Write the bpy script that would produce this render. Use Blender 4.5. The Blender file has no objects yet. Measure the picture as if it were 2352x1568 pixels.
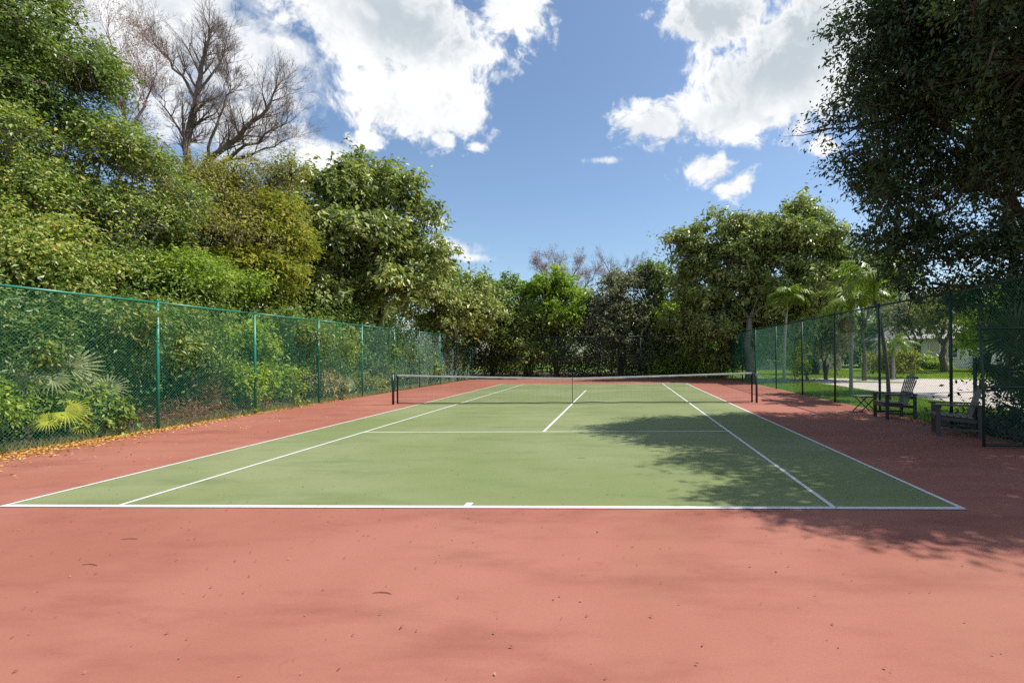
import bpy, math, random
import numpy as np
from mathutils import Vector, Matrix

# ------------------------------------------------------------------ camera, sky, sun, exposure
scene = bpy.context.scene
SUN_EL, SUN_AZ = math.radians(58), math.radians(11)      # azimuth measured from +X towards +Y
SUN = np.array([math.cos(SUN_EL)*math.cos(SUN_AZ), math.cos(SUN_EL)*math.sin(SUN_AZ), math.sin(SUN_EL)])

CAM = np.array([1.7735, -5.4751, 1.706]); YAW, ROLL = -0.0352, -0.0082
FPX, CX, CY = 1135.3, 1390.0, 814.7                        # for a 2352 x 1568 picture
cr, sr = math.cos(ROLL), math.sin(ROLL)
_f = np.array([math.sin(YAW), math.cos(YAW), 0.0]); _r = np.array([math.cos(YAW), -math.sin(YAW), 0.0]); _u = np.array([0, 0, 1.0])
C_R, C_U, C_F = cr*_r+sr*_u, -sr*_r+cr*_u, _f
cd = bpy.data.cameras.new('camera'); cam = bpy.data.objects.new('camera', cd); scene.collection.objects.link(cam)
cd.sensor_width = 36; cd.lens = FPX/2352*36; cd.shift_x = -(CX-1176)/2352; cd.shift_y = (CY-784)/2352
cd.clip_start = 0.05; cd.clip_end = 3000
m = Matrix.Identity(4)
for i in range(3):
    m[i][0], m[i][1], m[i][2], m[i][3] = C_R[i], C_U[i], -C_F[i], CAM[i]
cam.matrix_world = m
scene.camera = cam

def ray(x, y):
    return (x-CX)/FPX*C_R - (y-CY)/FPX*C_U + C_F
def at(x, y, Y):
    d = ray(x, y); return CAM + d*((Y-CAM[1])/d[1])

def N(nt, typ, **kw):
    n = nt.nodes.new(typ)
    for k, v in kw.items():
        setattr(n, k, v)
    return n
def L(nt, a, b): nt.links.new(a, b)
def mth(nt, op, a, b=None, c=None, clamp=False):
    n = N(nt, 'ShaderNodeMath', operation=op, use_clamp=clamp)
    for i, v in enumerate((a, b, c)):
        if v is None: continue
        if isinstance(v, (int, float)): n.inputs[i].default_value = v
        else: L(nt, v, n.inputs[i])
    return n.outputs[0]
def sstep(nt, v, lo, hi, a=0.0, b=1.0):
    n = N(nt, 'ShaderNodeMapRange', interpolation_type='SMOOTHSTEP')
    L(nt, v, n.inputs['Value']); n.inputs['From Min'].default_value = lo; n.inputs['From Max'].default_value = hi
    n.inputs['To Min'].default_value = a; n.inputs['To Max'].default_value = b
    return n.outputs[0]
def mixc(nt, f, a, b):
    n = N(nt, 'ShaderNodeMix', data_type='RGBA')
    for s, v in ((n.inputs[0], f), (n.inputs[6], a), (n.inputs[7], b)):
        if isinstance(v, (int, float)): s.default_value = v
        elif isinstance(v, tuple): s.default_value = (*v, 1) if len(v) == 3 else v
        else: L(nt, v, s)
    return n.outputs[2]

def build_world():
    w = bpy.data.worlds.new('World'); scene.world = w; w.use_nodes = True
    nt = w.node_tree; nt.nodes.clear()
    out = N(nt, 'ShaderNodeOutputWorld'); bg = N(nt, 'ShaderNodeBackground'); bg.inputs['Strength'].default_value = 0.096
    L(nt, bg.outputs[0], out.inputs[0])
    sky = N(nt, 'ShaderNodeTexSky', sky_type='NISHITA'); sky.sun_disc = False
    sky.sun_elevation = SUN_EL; sky.sun_rotation = math.pi/2 - SUN_AZ
    sky.air_density = 1.0; sky.dust_density = 1.1; sky.ozone_density = 1.3
    tc = N(nt, 'ShaderNodeTexCoord'); D = tc.outputs['Generated']
    # domain-warped noise in direction space
    n1 = N(nt, 'ShaderNodeTexNoise'); n1.inputs['Scale'].default_value = 7.0; n1.inputs['Detail'].default_value = 4; L(nt, D, n1.inputs['Vector'])
    va = N(nt, 'ShaderNodeVectorMath', operation='MULTIPLY_ADD'); L(nt, n1.outputs['Color'], va.inputs[0])
    va.inputs[1].default_value = (0.10, 0.10, 0.10); L(nt, D, va.inputs[2])
    n2 = N(nt, 'ShaderNodeTexNoise'); n2.inputs['Scale'].default_value = 13.0; n2.inputs['Detail'].default_value = 8
    n2.inputs['Roughness'].default_value = 0.66; L(nt, va.outputs[0], n2.inputs['Vector'])
    n3 = N(nt, 'ShaderNodeTexNoise'); n3.inputs['Scale'].default_value = 2.6; n3.inputs['Detail'].default_value = 3; L(nt, va.outputs[0], n3.inputs['Vector'])
    sx = N(nt, 'ShaderNodeSeparateXYZ'); L(nt, D, sx.inputs[0])
    az = mth(nt, 'ARCTAN2', sx.outputs[0], sx.outputs[1]); el = mth(nt, 'ARCSINE', sx.outputs[2])
    ae = N(nt, 'ShaderNodeCombineXYZ'); L(nt, az, ae.inputs[0]); L(nt, el, ae.inputs[1])
    def blob(x, y, rx, ry, amp=1.0):
        def azel(px, py):
            d = ray(px, py); d = d/np.linalg.norm(d); return math.atan2(d[0], d[1]), math.asin(d[2])
        a0, e0 = azel(x, y); a1, _ = azel(x+rx, y); _, e1 = azel(x, y-ry)
        s = N(nt, 'ShaderNodeVectorMath', operation='SUBTRACT'); L(nt, ae.outputs[0], s.inputs[0]); s.inputs[1].default_value = (a0, e0, 0)
        q = N(nt, 'ShaderNodeVectorMath', operation='MULTIPLY'); L(nt, s.outputs[0], q.inputs[0]); q.inputs[1].default_value = (1/abs(a1-a0), 1/abs(e1-e0), 0)
        l = N(nt, 'ShaderNodeVectorMath', operation='LENGTH'); L(nt, q.outputs[0], l.inputs[0])
        return mth(nt, 'MULTIPLY_ADD', l.outputs['Value'], -1.5, amp)
    def union(bs):
        r = None
        for b in bs:
            v = blob(*b); r = v if r is None else mth(nt, 'MAXIMUM', r, v)
        return r
    F = union([(900, 60, 290, 180, 1.6), (960, 235, 210, 110, 1.6), (1180, 10, 130, 105, 1.4), (1105, 262, 80, 40, 1.0), (850, 325, 85, 42, 1.0), (1020, 315, 85, 42, 1.0),
               (1640, 40, 190, 120, 1.5), (1790, 190, 260, 150, 1.7), (1500, 285, 135, 78, 1.4), (1680, 270, 230, 80, 1.5), (1900, 110, 280, 200, 1.7), (1885, 340, 80, 45, 1.0), (2250, 60, 300, 200, 1.6),
               (1630, 388, 150, 64, 1.1), (1690, 430, 80, 55, 1.0), (1098, 338, 60, 28, .85), (1000, 505, 60, 40, .8),
               (740, 365, 95, 55, 1.1), (560, 270, 190, 90, 1.1), (320, 40, 290, 120, 1.15), (650, 95, 120, 46, .95), (985, 592, 90, 28, .9)])
    THIN = union([(330, 60, 420, 190, 1.7), (640, 110, 160, 80, 1.3), (520, 290, 240, 110, 1.3), (720, 360, 130, 60, 1.1), (1000, 575, 130, 40, 1.1), (1080, 592, 80, 18, 1.0), (1390, 368, 60, 16, .9)])
    # the rest of the sky carries on with scattered cumulus of the same kind
    ino = mth(nt, 'MAXIMUM', sstep(nt, el, 0.62, 0.85), mth(nt, 'MAXIMUM', sstep(nt, az, 0.75, 0.95), sstep(nt, mth(nt, 'MULTIPLY', az, -1), 0.95, 1.15)))
    low = sstep(nt, el, 0.0, 0.12)
    gen = mth(nt, 'MULTIPLY', mth(nt, 'MULTIPLY', ino, low), mth(nt, 'MULTIPLY_ADD', n3.outputs['Fac'], 4.0, -2.05))
    gen = mth(nt, 'ADD', gen, mth(nt, 'MULTIPLY_ADD', mth(nt, 'MULTIPLY', ino, low), 3.0, -3.0))
    F2 = mth(nt, 'MAXIMUM', F, gen)
    nz = mth(nt, 'MULTIPLY_ADD', n2.outputs['Fac'], 2.6, -1.42)
    n5 = N(nt, 'ShaderNodeTexNoise'); n5.inputs['Scale'].default_value = 38.0; n5.inputs['Detail'].default_value = 5; n5.inputs['Roughness'].default_value = .6; L(nt, va.outputs[0], n5.inputs['Vector'])
    nz = mth(nt, 'ADD', nz, mth(nt, 'MULTIPLY_ADD', n5.outputs['Fac'], 1.3, -.65))
    dens = mth(nt, 'ADD', F2, nz)
    mask = sstep(nt, dens, -0.06, 0.55)
    thin = mth(nt, 'MULTIPLY', sstep(nt, mth(nt, 'ADD', THIN, nz), -0.3, 0.7), 0.85)
    mask = mth(nt, 'MAXIMUM', mask, thin)
    # thick cloud is greyer, thin sunlit edges are white
    n4 = N(nt, 'ShaderNodeTexNoise'); n4.inputs['Scale'].default_value = 6.0; n4.inputs['Detail'].default_value = 6; n4.inputs['Roughness'].default_value = 0.6
    L(nt, va.outputs[0], n4.inputs['Vector'])
    heavy = mth(nt, 'ADD', mth(nt, 'MULTIPLY_ADD', n4.outputs['Fac'], 1.9, -0.95), union([(930, 30, 330, 190, 1.2), (1760, 60, 380, 240, 1.75), (2250, 60, 300, 200, 1.3)]))
    heavy = mth(nt, 'MAXIMUM', heavy, mth(nt, 'MULTIPLY', gen, 0.8))
    thick = mth(nt, 'MULTIPLY', sstep(nt, heavy, -0.1, 1.0), sstep(nt, dens, 0.3, 1.2))
    puff = mixc(nt, sstep(nt, n2.outputs['Fac'], 0.35, 0.6), (5.2, 5.4, 5.6), (6.7, 6.7, 6.7))
    ccol = mixc(nt, thick, puff, (3.5, 3.95, 4.3))
    tint = N(nt, 'ShaderNodeMix', data_type='RGBA', blend_type='MULTIPLY'); tint.inputs[0].default_value = 1; L(nt, sky.outputs[0], tint.inputs[6]); tint.inputs[7].default_value = (.92, .99, 1.03, 1)
    col = mixc(nt, mask, tint.outputs[2], ccol)
    L(nt, col, bg.inputs['Color'])
    w.cycles.sampling_method = 'MANUAL'; w.cycles.sample_map_resolution = 256
    return sky
build_world()
ld = bpy.data.lights.new('sun', 'SUN'); ld.energy = 4.0; ld.angle = math.radians(0.53); ld.color = (1.0, 0.955, 0.88)
sun = bpy.data.objects.new('sun', ld); scene.collection.objects.link(sun)
sun.rotation_euler = Vector(SUN).to_track_quat('Z', 'Y').to_euler(); sun.location = (30, 10, 40)
vs = scene.view_settings; vs.view_transform = 'Standard'; vs.look = 'None'; vs.exposure = 0.75; vs.gamma = 1.0; vs.use_curve_mapping = False
cy_ = scene.cycles; cy_.max_bounces = 4; cy_.diffuse_bounces = 2; cy_.glossy_bounces = 2; cy_.transmission_bounces = 4; cy_.transparent_max_bounces = 4
cy_.use_denoising = False; cy_.sample_clamp_indirect = 6.0

# ------------------------------------------------------------------ helpers
rng = np.random.default_rng(11); random.seed(7)
COL = scene.collection
def link(o, parent=None):
    COL.objects.link(o)
    if parent is not None: o.parent = parent
    return o
def tag(o, label=None, cat=None, group=None, kind=None):
    if label: o['label'] = label
    if cat: o['category'] = cat
    if group: o['group'] = group
    if kind: o['kind'] = kind
    return o
def thing(name, label, cat, loc=(0, 0, 0), rz=0.0, group=None):
    o = bpy.data.objects.new(name, None); o.empty_display_size = 0.2
    o.location = loc; o.rotation_euler = (0, 0, rz); link(o); return tag(o, label, cat, group)
def copy_tree(o, parent=None):
    c = o.copy(); link(c, parent)
    for ch in list(o.children): copy_tree(ch, c)
    return c

class MB:
    """collects geometry in numpy, builds ONE mesh"""
    def __init__(s): s.v = []; s.q = []; s.t = []; s.n = 0; s.qa = []; s.ta = []
    def add(s, v, q=None, t=None, a=None):
        v = np.asarray(v, float).reshape(-1, 3); s.v.append(v)
        if q is not None and len(q):
            q = np.asarray(q, int).reshape(-1, 4); s.q.append(q+s.n); s.qa.append(np.full(len(q), .5) if a is None else a)
        if t is not None and len(t):
            t = np.asarray(t, int).reshape(-1, 3); s.t.append(t+s.n); s.ta.append(np.full(len(t), .5) if a is None else a)
        s.n += len(v); return s
    def box(s, c, size, R=None, a=None):
        h = np.array(size)/2
        p = np.array([[x, y, z] for x in (-1, 1) for y in (-1, 1) for z in (-1, 1)])*h
        if R is not None: p = p @ np.asarray(R).T
        return s.add(p+np.asarray(c), q=[[0, 1, 3, 2], [4, 6, 7, 5], [0, 4, 5, 1], [2, 3, 7, 6], [0, 2, 6, 4], [1, 5, 7, 3]])
    def bar(s, A, B, w, h, up=(0, 0, 1)):
        A = np.asarray(A, float); B = np.asarray(B, float); d = B-A; l = np.linalg.norm(d); d /= l
        u = np.asarray(up, float); sd = np.cross(d, u); sd /= np.linalg.norm(sd); u = np.cross(sd, d)
        return s.box((A+B)/2, (l, w, h), np.stack([d, sd, u], 1))
    def tube(s, path, rad, sides=8, cap=True):
        P = np.asarray(path, float); k = len(P); r = np.broadcast_to(np.asarray(rad, float), (k,))
        T = np.gradient(P, axis=0); T /= np.linalg.norm(T, axis=1)[:, None]+1e-9
        ref = np.array([0, 0, 1.0]) if abs(T[0][2]) < .9 else np.array([1.0, 0, 0])
        S = np.cross(T, ref); S /= np.linalg.norm(S, axis=1)[:, None]+1e-9; U = np.cross(S, T)
        an = np.arange(sides)*2*math.pi/sides
        V = (P[:, None]+r[:, None, None]*(np.cos(an)[None, :, None]*S[:, None]+np.sin(an)[None, :, None]*U[:, None])).reshape(-1, 3)
        i = np.arange(k-1)[:, None]*sides; j = np.arange(sides)[None]; j2 = (j+1) % sides
        Q = np.stack([i+j, i+j2, i+sides+j2, i+sides+j], -1).reshape(-1, 4); Tt = []
        if cap:
            V = np.concatenate([V, P[:1], P[-1:]]); c0, c1 = k*sides, k*sides+1; b = (k-1)*sides
            Tt = [[c0, (q+1) % sides, q] for q in range(sides)]+[[c1, b+q, b+(q+1) % sides] for q in range(sides)]
        return s.add(V, q=Q) if not cap else s._both(V, Q, Tt)
    def _both(s, V, Q, Tt):
        s.v.append(V); s.q.append(Q+s.n); s.qa.append(np.full(len(Q), .5)); Tt = np.asarray(Tt); s.t.append(Tt+s.n); s.ta.append(np.full(len(Tt), .5)); s.n += len(V); return s
    def sticks(s, A, B, ra, rb, sides=3):
        A = np.asarray(A, float); B = np.asarray(B, float); n = len(A)
        if n == 0: return s
        d = B-A; d /= np.linalg.norm(d, axis=1)[:, None]+1e-9
        ref = np.where(np.abs(d[:, 2:3]) < .9, np.array([[0, 0, 1.0]]), np.array([[1.0, 0, 0]]))
        S = np.cross(d, ref); S /= np.linalg.norm(S, axis=1)[:, None]+1e-9; U = np.cross(S, d)
        an = np.arange(sides)*2*math.pi/sides
        o = np.cos(an)[None, :, None]*S[:, None]+np.sin(an)[None, :, None]*U[:, None]
        ra = np.broadcast_to(ra, (n,))[:, None, None]; rb = np.broadcast_to(rb, (n,))[:, None, None]
        V = np.concatenate([A[:, None]+o*ra, B[:, None]+o*rb], 1)
        j = np.arange(sides); j2 = (j+1) % sides
        Q = np.stack([j, j2, sides+j2, sides+j], -1)[None]+(np.arange(n)*2*sides)[:, None, None]
        return s.add(V.reshape(-1, 3), q=Q.reshape(-1, 4))
    def leaves(s, P, Nrm, Ax, ln, wd, tint, fold=.18, bend=.1):
        """one folded rhombic leaf each"""
        n = len(P); ln = np.broadcast_to(ln, (n,))[:, None]; wd = np.broadcast_to(wd, (n,))[:, None]
        Nrm = Nrm/(np.linalg.norm(Nrm, axis=1)[:, None]+1e-9)
        Ax = Ax-Nrm*(Ax*Nrm).sum(1)[:, None]; Ax /= np.linalg.norm(Ax, axis=1)[:, None]+1e-9; Sd = np.cross(Nrm, Ax)
        b = P-Ax*ln*.5; t = P+Ax*ln*.5-Nrm*ln*bend
        l = P-Ax*ln*.06+Sd*wd*.5+Nrm*wd*fold; r = P-Ax*ln*.06-Sd*wd*.5+Nrm*wd*fold
        V = np.stack([b, r, t, l], 1).reshape(-1, 3)
        return s.add(V, q=np.arange(4*n).reshape(-1, 4), a=tint)
    def mesh(s, name, mat, smooth=False):
        me = bpy.data.meshes.new(name); V = np.concatenate(s.v) if s.v else np.zeros((0, 3))
        q = np.concatenate(s.q) if s.q else np.zeros((0, 4), int); t = np.concatenate(s.t) if s.t else np.zeros((0, 3), int)
        me.vertices.add(len(V)); me.vertices.foreach_set('co', V.astype(np.float32).ravel())
        nl = q.size+t.size; me.loops.add(nl); me.loops.foreach_set('vertex_index', np.concatenate([q.ravel(), t.ravel()]).astype(np.int32))
        npl = len(q)+len(t); me.polygons.add(npl)
        st = np.concatenate([np.arange(len(q))*4, q.size+np.arange(len(t))*3]).astype(np.int32)
        me.polygons.foreach_set('loop_start', st)
        me.polygons.foreach_set('use_smooth', np.full(npl, bool(smooth)))
        at_ = me.attributes.new('tint', 'FLOAT', 'FACE')
        at_.data.foreach_set('value', np.concatenate(s.qa+s.ta).astype(np.float32))
        me.update(calc_edges=True); me.materials.append(mat); return me
    def build(s, name, mat, parent=None, loc=(0, 0, 0), rz=0, smooth=False):
        o = bpy.data.objects.new(name, s.mesh(name, mat, smooth)); o.location = loc; o.rotation_euler = (0, 0, rz); return link(o, parent)

def sheet(name, poly, z, mat, kind='structure', parent=None):
    me = bpy.data.meshes.new(name); me.from_pydata([(x, y, z) for x, y in poly], [], [list(range(len(poly)))]); me.materials.append(mat)
    o = bpy.data.objects.new(name, me); link(o, parent)
    if kind and parent is None: o['kind'] = kind
    return o

# ------------------------------------------------------------------ materials
def newmat(name):
    mt = bpy.data.materials.new(name); mt.use_nodes = True; nt = mt.node_tree; nt.nodes.clear()
    out = N(nt, 'ShaderNodeOutputMaterial'); p = N(nt, 'ShaderNodeBsdfPrincipled'); L(nt, p.outputs[0], out.inputs[0])
    return mt, nt, p, out
def noise(nt, scale, detail=4, rough=.55, coord='Object', sc3=None):
    tc = N(nt, 'ShaderNodeTexCoord'); n = N(nt, 'ShaderNodeTexNoise'); n.inputs['Scale'].default_value = scale
    n.inputs['Detail'].default_value = detail; n.inputs['Roughness'].default_value = rough
    if sc3:
        mp = N(nt, 'ShaderNodeMapping'); mp.inputs['Scale'].default_value = sc3; L(nt, tc.outputs[coord], mp.inputs[0]); L(nt, mp.outputs[0], n.inputs['Vector'])
    else: L(nt, tc.outputs[coord], n.inputs['Vector'])
    return n.outputs['Fac']
def bump(nt, p, h, strength=.3, dist=.01):
    b = N(nt, 'ShaderNodeBump'); b.inputs['Strength'].default_value = strength; b.inputs['Distance'].default_value = dist
    L(nt, h, b.inputs['Height']); L(nt, b.outputs[0], p.inputs['Normal'])
def plain(name, c, c2=None, scale=8, rough=.6, spec=.3, metal=0, bmp=0, sc3=None):
    mt, nt, p, o = newmat(name); f = noise(nt, scale, 5, sc3=sc3)
    c2 = c2 or tuple(x*.75 for x in c)
    L(nt, mixc(nt, sstep(nt, f, .3, .7), c, c2), p.inputs['Base Color']); p.inputs['Roughness'].default_value = rough
    p.inputs['Specular IOR Level'].default_value = spec; p.inputs['Metallic'].default_value = metal
    if bmp: bump(nt, p, f, .5, bmp)
    return mt
def leafmat(name, cols, trans=.35, rough=.5, spec=.35, tcol=1.15, gain=2.45):
    mt, nt, p, out = newmat(name)
    a = N(nt, 'ShaderNodeAttribute', attribute_name='tint'); rp = N(nt, 'ShaderNodeValToRGB'); el = rp.color_ramp.elements
    while len(el) < len(cols): el.new(0.5)
    for e, (ps, c) in zip(el, cols): e.position = ps; e.color = (*(min(.6, x*gain) for x in c), 1)
    L(nt, a.outputs['Fac'], rp.inputs[0]); L(nt, rp.outputs[0], p.inputs['Base Color'])
    p.inputs['Roughness'].default_value = rough; p.inputs['Specular IOR Level'].default_value = spec
    tr = N(nt, 'ShaderNodeBsdfTranslucent'); tm = N(nt, 'ShaderNodeMix', data_type='RGBA', blend_type='MULTIPLY'); tm.inputs[0].default_value = 1
    L(nt, rp.outputs[0], tm.inputs[6]); tm.inputs[7].default_value = (tcol*1.05, tcol*1.15, tcol*.55, 1); L(nt, tm.outputs[2], tr.inputs[0])
    mx = N(nt, 'ShaderNodeMixShader'); mx.inputs[0].default_value = trans
    L(nt, p.outputs[0], mx.inputs[1]); L(nt, tr.outputs[0], mx.inputs[2]); L(nt, mx.outputs[0], out.inputs[0])
    return mt

def courtmat(name, base, dark, light, warm):
    mt, nt, p, out = newmat(name)
    big = noise(nt, .22, 4, .6); mid = noise(nt, 1.0, 6, .62, sc3=(.55, 1.5, 1)); fine = noise(nt, 60, 3, .7); grain = noise(nt, 420, 2, .6); spots = noise(nt, 5.5, 5, .65)
    c = mixc(nt, sstep(nt, big, .35, .68), base, light)
    c = mixc(nt, sstep(nt, mid, .45, .72, 0, .75), c, dark)
    c = mixc(nt, sstep(nt, spots, .58, .72, 0, .35), c, warm)
    st = noise(nt, .7, 7, .68, sc3=(1.0, .35, 1)); c = mixc(nt, sstep(nt, st, .54, .70, 0, .45), c, warm)
    sc2 = noise(nt, 2.4, 8, .72); c = mixc(nt, sstep(nt, sc2, .60, .68, 0, .30), c, dark)
    c = mixc(nt, sstep(nt, fine, .35, .75, 0, .16), c, tuple(x*.6 for x in dark))
    c = mixc(nt, sstep(nt, grain, .4, .7, 0, .22), c, tuple(min(1, x*1.2) for x in light))
    L(nt, c, p.inputs['Base Color']); p.inputs['Roughness'].default_value = .82; p.inputs['Specular IOR Level'].default_value = .22
    bump(nt, p, mth(nt, 'ADD', grain, mth(nt, 'MULTIPLY', fine, .8)), .16, .004)
    return mt
M = {}
M['red'] = courtmat('red_acrylic', (.262, .092, .062), (.200, .064, .045), (.320, .130, .094), (.270, .124, .076))
M['green'] = courtmat('green_acrylic', (.146, .180, .068), (.108, .146, .052), (.202, .224, .110), (.182, .192, .074))
def paint():
    mt, nt, p, out = newmat('line_paint'); w = noise(nt, 14, 6, .7); w2 = noise(nt, 90, 3)
    c = mixc(nt, sstep(nt, w, .48, .70, 0, .55), (.57, .57, .55), (.40, .42, .36)); c = mixc(nt, sstep(nt, w2, .6, .8, 0, .3), c, (.36, .37, .32))
    L(nt, c, p.inputs['Base Color']); p.inputs['Roughness'].default_value = .75; return mt
M['line'] = paint()
M['soil'] = plain('forest_soil', (.085, .060, .038), (.16, .115, .07), 3, .95, .1, bmp=.03)
M['lawn'] = plain('lawn_turf', (.10, .17, .028), (.17, .22, .045), 2.2, .9, .1, bmp=.02)
M['road'] = plain('pale_concrete', (.50, .445, .40), (.42, .37, .335), .8, .85, .2, bmp=.004)
M['bark'] = plain('bark_grey', (.16, .125, .095), (.075, .058, .045), 5, .9, .15, bmp=.02, sc3=(3, 3, .6))
M['barkpale'] = plain('bark_pale', (.36, .32, .27), (.20, .175, .15), 5, .85, .2, bmp=.015, sc3=(3, 3, .6))
M['barkred'] = plain('bark_reddish', (.27, .15, .105), (.15, .085, .06), 6, .85, .2, bmp=.01)
M['twig'] = plain('twig_grey', (.24, .185, .165), (.15, .115, .10), 3, .85, .2)
M['twigred'] = plain('twig_reddish', (.34, .24, .22), (.22, .15, .135), 3, .85, .2)
M['palmtrunk'] = plain('palm_trunk', (.40, .375, .335), (.22, .20, .175), 3, .8, .25, bmp=.01, sc3=(.4, .4, 9))
M['palmdark'] = plain('palm_trunk_dark', (.13, .115, .095), (.07, .06, .05), 3, .8, .25, bmp=.01, sc3=(.4, .4, 9))
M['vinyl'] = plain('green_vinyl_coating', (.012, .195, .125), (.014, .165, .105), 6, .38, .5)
M['vinyldarkshade'] = plain('dark_and_shaded_green', (.012, .045, .034), (.010, .034, .028), 6, .45, .4)  # dark green coating; on the right fence posts its darkness is painted-in shade
M['netpost'] = plain('net_post_paint', (.010, .030, .022), (.014, .022, .018), 6, .4, .5)
M['thread'] = plain('net_thread', (.035, .040, .034), (.05, .055, .045), 6, .9, .1)
M['tape'] = plain('net_tape_black', (.014, .016, .014), (.022, .024, .02), 20, .8, .2)
M['band'] = plain('net_band', (.74, .74, .71), (.56, .57, .53), 2.2, .8, .2)
M['steel'] = plain('galvanised', (.42, .43, .43), (.34, .35, .35), 8, .45, .5, metal=.6)
M['chair'] = plain('charcoal_plastic_wood', (.078, .072, .070), (.050, .047, .046), 14, .5, .4, sc3=(1, 12, 12))
M['chairslat'] = plain('weathered_slat', (.24, .24, .22), (.16, .16, .145), 12, .55, .35, sc3=(2, 9, 9))
M['wallw'] = plain('white_siding', (.74, .73, .74), (.66, .65, .66), 2, .8, .2)
M['wallb'] = plain('beige_wall', (.60, .54, .47), (.52, .47, .41), 2, .8, .2)
M['trim'] = plain('white_trim', (.78, .78, .77), (.72, .72, .71), 2, .6, .3)
M['roof'] = plain('grey_roof', (.33, .32, .315), (.25, .245, .24), 6, .8, .2, bmp=.01)
M['glass'] = plain('dark_glass', (.025, .03, .035), (.035, .04, .045), 1, .08, .6)
LM = {
 'deep':   leafmat('leaf_deep', [(0, (.028, .046, .010)), (.5, (.062, .094, .019)), (.85, (.105, .138, .030)), (1, (.17, .165, .055))], .34, .42, .5),
 'mid':    leafmat('leaf_mid', [(0, (.038, .062, .012)), (.5, (.086, .120, .021)), (.85, (.138, .168, .032)), (1, (.20, .18, .05))], .33, .45, .45),
 'bright': leafmat('leaf_bright', [(0, (.065, .10, .012)), (.5, (.125, .17, .022)), (1, (.20, .235, .035))], .45, .45, .4),
 'lime':   leafmat('leaf_lime', [(0, (.10, .14, .012)), (.5, (.165, .21, .020)), (1, (.24, .27, .035))], .5, .45, .4),
 'olive':  leafmat('leaf_olive', [(0, (.065, .062, .020)), (.4, (.115, .118, .030)), (.8, (.165, .15, .040)), (1, (.20, .15, .055))], .34, .6, .25),
 'gold':   leafmat('leaf_gold', [(0, (.062, .078, .014)), (.4, (.112, .122, .018)), (.8, (.165, .152, .018)), (1, (.23, .17, .02))], .42, .55, .3),
 'broad':  leafmat('leaf_broad', [(0, (.042, .060, .016)), (.45, (.092, .115, .032)), (.8, (.145, .16, .048)), (1, (.20, .195, .075))], .30, .40, .5),
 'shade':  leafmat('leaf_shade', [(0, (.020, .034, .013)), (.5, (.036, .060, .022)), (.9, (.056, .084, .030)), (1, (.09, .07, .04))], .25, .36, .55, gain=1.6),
 'grey':   leafmat('leaf_greygreen', [(0, (.060, .066, .040)), (.5, (.10, .105, .062)), (1, (.17, .16, .10))], .28, .55, .3),
 'dry':    leafmat('leaf_dry', [(0, (.10, .060, .030)), (.5, (.20, .13, .07)), (1, (.34, .25, .15))], .2, .8, .15, gain=1.2),
 'rust':   leafmat('leaf_rust', [(0, (.14, .055, .03)), (.6, (.24, .11, .06)), (1, (.32, .19, .10))], .25, .7, .2, gain=1.3),
 'litter': leafmat('leaf_litter', [(0, (.20, .075, .02)), (.35, (.42, .19, .035)), (.75, (.58, .31, .06)), (1, (.55, .42, .25))], .12, .75, .2, gain=1.15),
 'frond':  leafmat('palm_frond', [(0, (.060, .085, .012)), (.5, (.098, .145, .020)), (1, (.165, .20, .040))], .38, .4, .5, gain=2.0),
 'fan':    leafmat('fan_palm', [(0, (.09, .11, .05)), (.5, (.17, .19, .10)), (1, (.24, .25, .16))], .3, .35, .55),
 'fanlime': leafmat('fan_palm_lime', [(0, (.14, .18, .015)), (.5, (.24, .28, .02)), (1, (.34, .36, .06))], .4, .4, .5),
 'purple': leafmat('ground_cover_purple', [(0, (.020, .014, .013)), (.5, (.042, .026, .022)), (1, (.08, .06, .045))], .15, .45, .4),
 'grass':  leafmat('grass_blade', [(0, (.07, .125, .014)), (.5, (.12, .19, .022)), (1, (.20, .24, .045))], .4, .6, .2, gain=1.5),
 'drygrass': leafmat('dry_grass', [(0, (.10, .095, .035)), (.5, (.20, .17, .08)), (1, (.36, .31, .19))], .25, .7, .2, gain=1.5),
}

# ------------------------------------------------------------------ setting
sheet('ground', [(-400, -150), (400, -150), (400, 700), (-400, 700)], -.075, M['soil'])
lawn = sheet('lawn', [(9.26, -12), (60, -12), (120, 120), (-30, 120), (-30, 47), (9.26, 47)], -.045, M['lawn'])
sheet('road', [(12.75, 6), (12.85, 12.2), (12.98, 14.2), (13.05, 16.7), (13.0, 19), (13.1, 21.6), (12.3, 23.6), (10.2, 25.2), (9.6, 29.9), (13, 29.6), (17.8, 29.4), (21.0, 27.9), (24.6, 25.3), (30, 22), (38, 15), (38, 6)], -.030, M['road'])
sheet('grass_island', [(15.0, 25.0), (16.0, 25.5), (17.4, 24.6), (18.6, 23.5), (18.3, 23.0), (17.0, 23.3), (15.6, 23.9), (14.9, 24.5)], -.012, M['lawn'])
def slab(name, x0, x1, y0, y1, z0, z1, mat):
    o = MB().box(((x0+x1)/2, (y0+y1)/2, (z0+z1)/2), (x1-x0, y1-y0, z1-z0)).build(name, mat); o['kind'] = 'structure'; return o
slab('court_apron', -9.36, 9.22, -16, 31.15, -.2, 0, M['red'])
court = sheet('court_surface', [(-5.485, 0), (5.485, 0), (5.485, 23.77), (-5.485, 23.77)], .004, M['green'])
def line(x0, x1, y0, y1): sheet('painted_line', [(x0, y0), (x1, y0), (x1, y1), (x0, y1)], .008, M['line'], None, court)
W = .055
line(-5.485, 5.485, 0, .085); line(-5.485, 5.485, 23.70, 23.77)
for sg in (-1, 1):
    a, b = sorted((sg*5.485, sg*(5.485-W))); line(a, b, .0855, 23.6995)
    a, b = sorted((sg*4.115, sg*(4.115-W))); line(a, b, .0855, 23.6995)
line(-4.0595, 4.0595, 5.455, 5.51); line(-4.0595, 4.0595, 18.26, 18.315)
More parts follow.
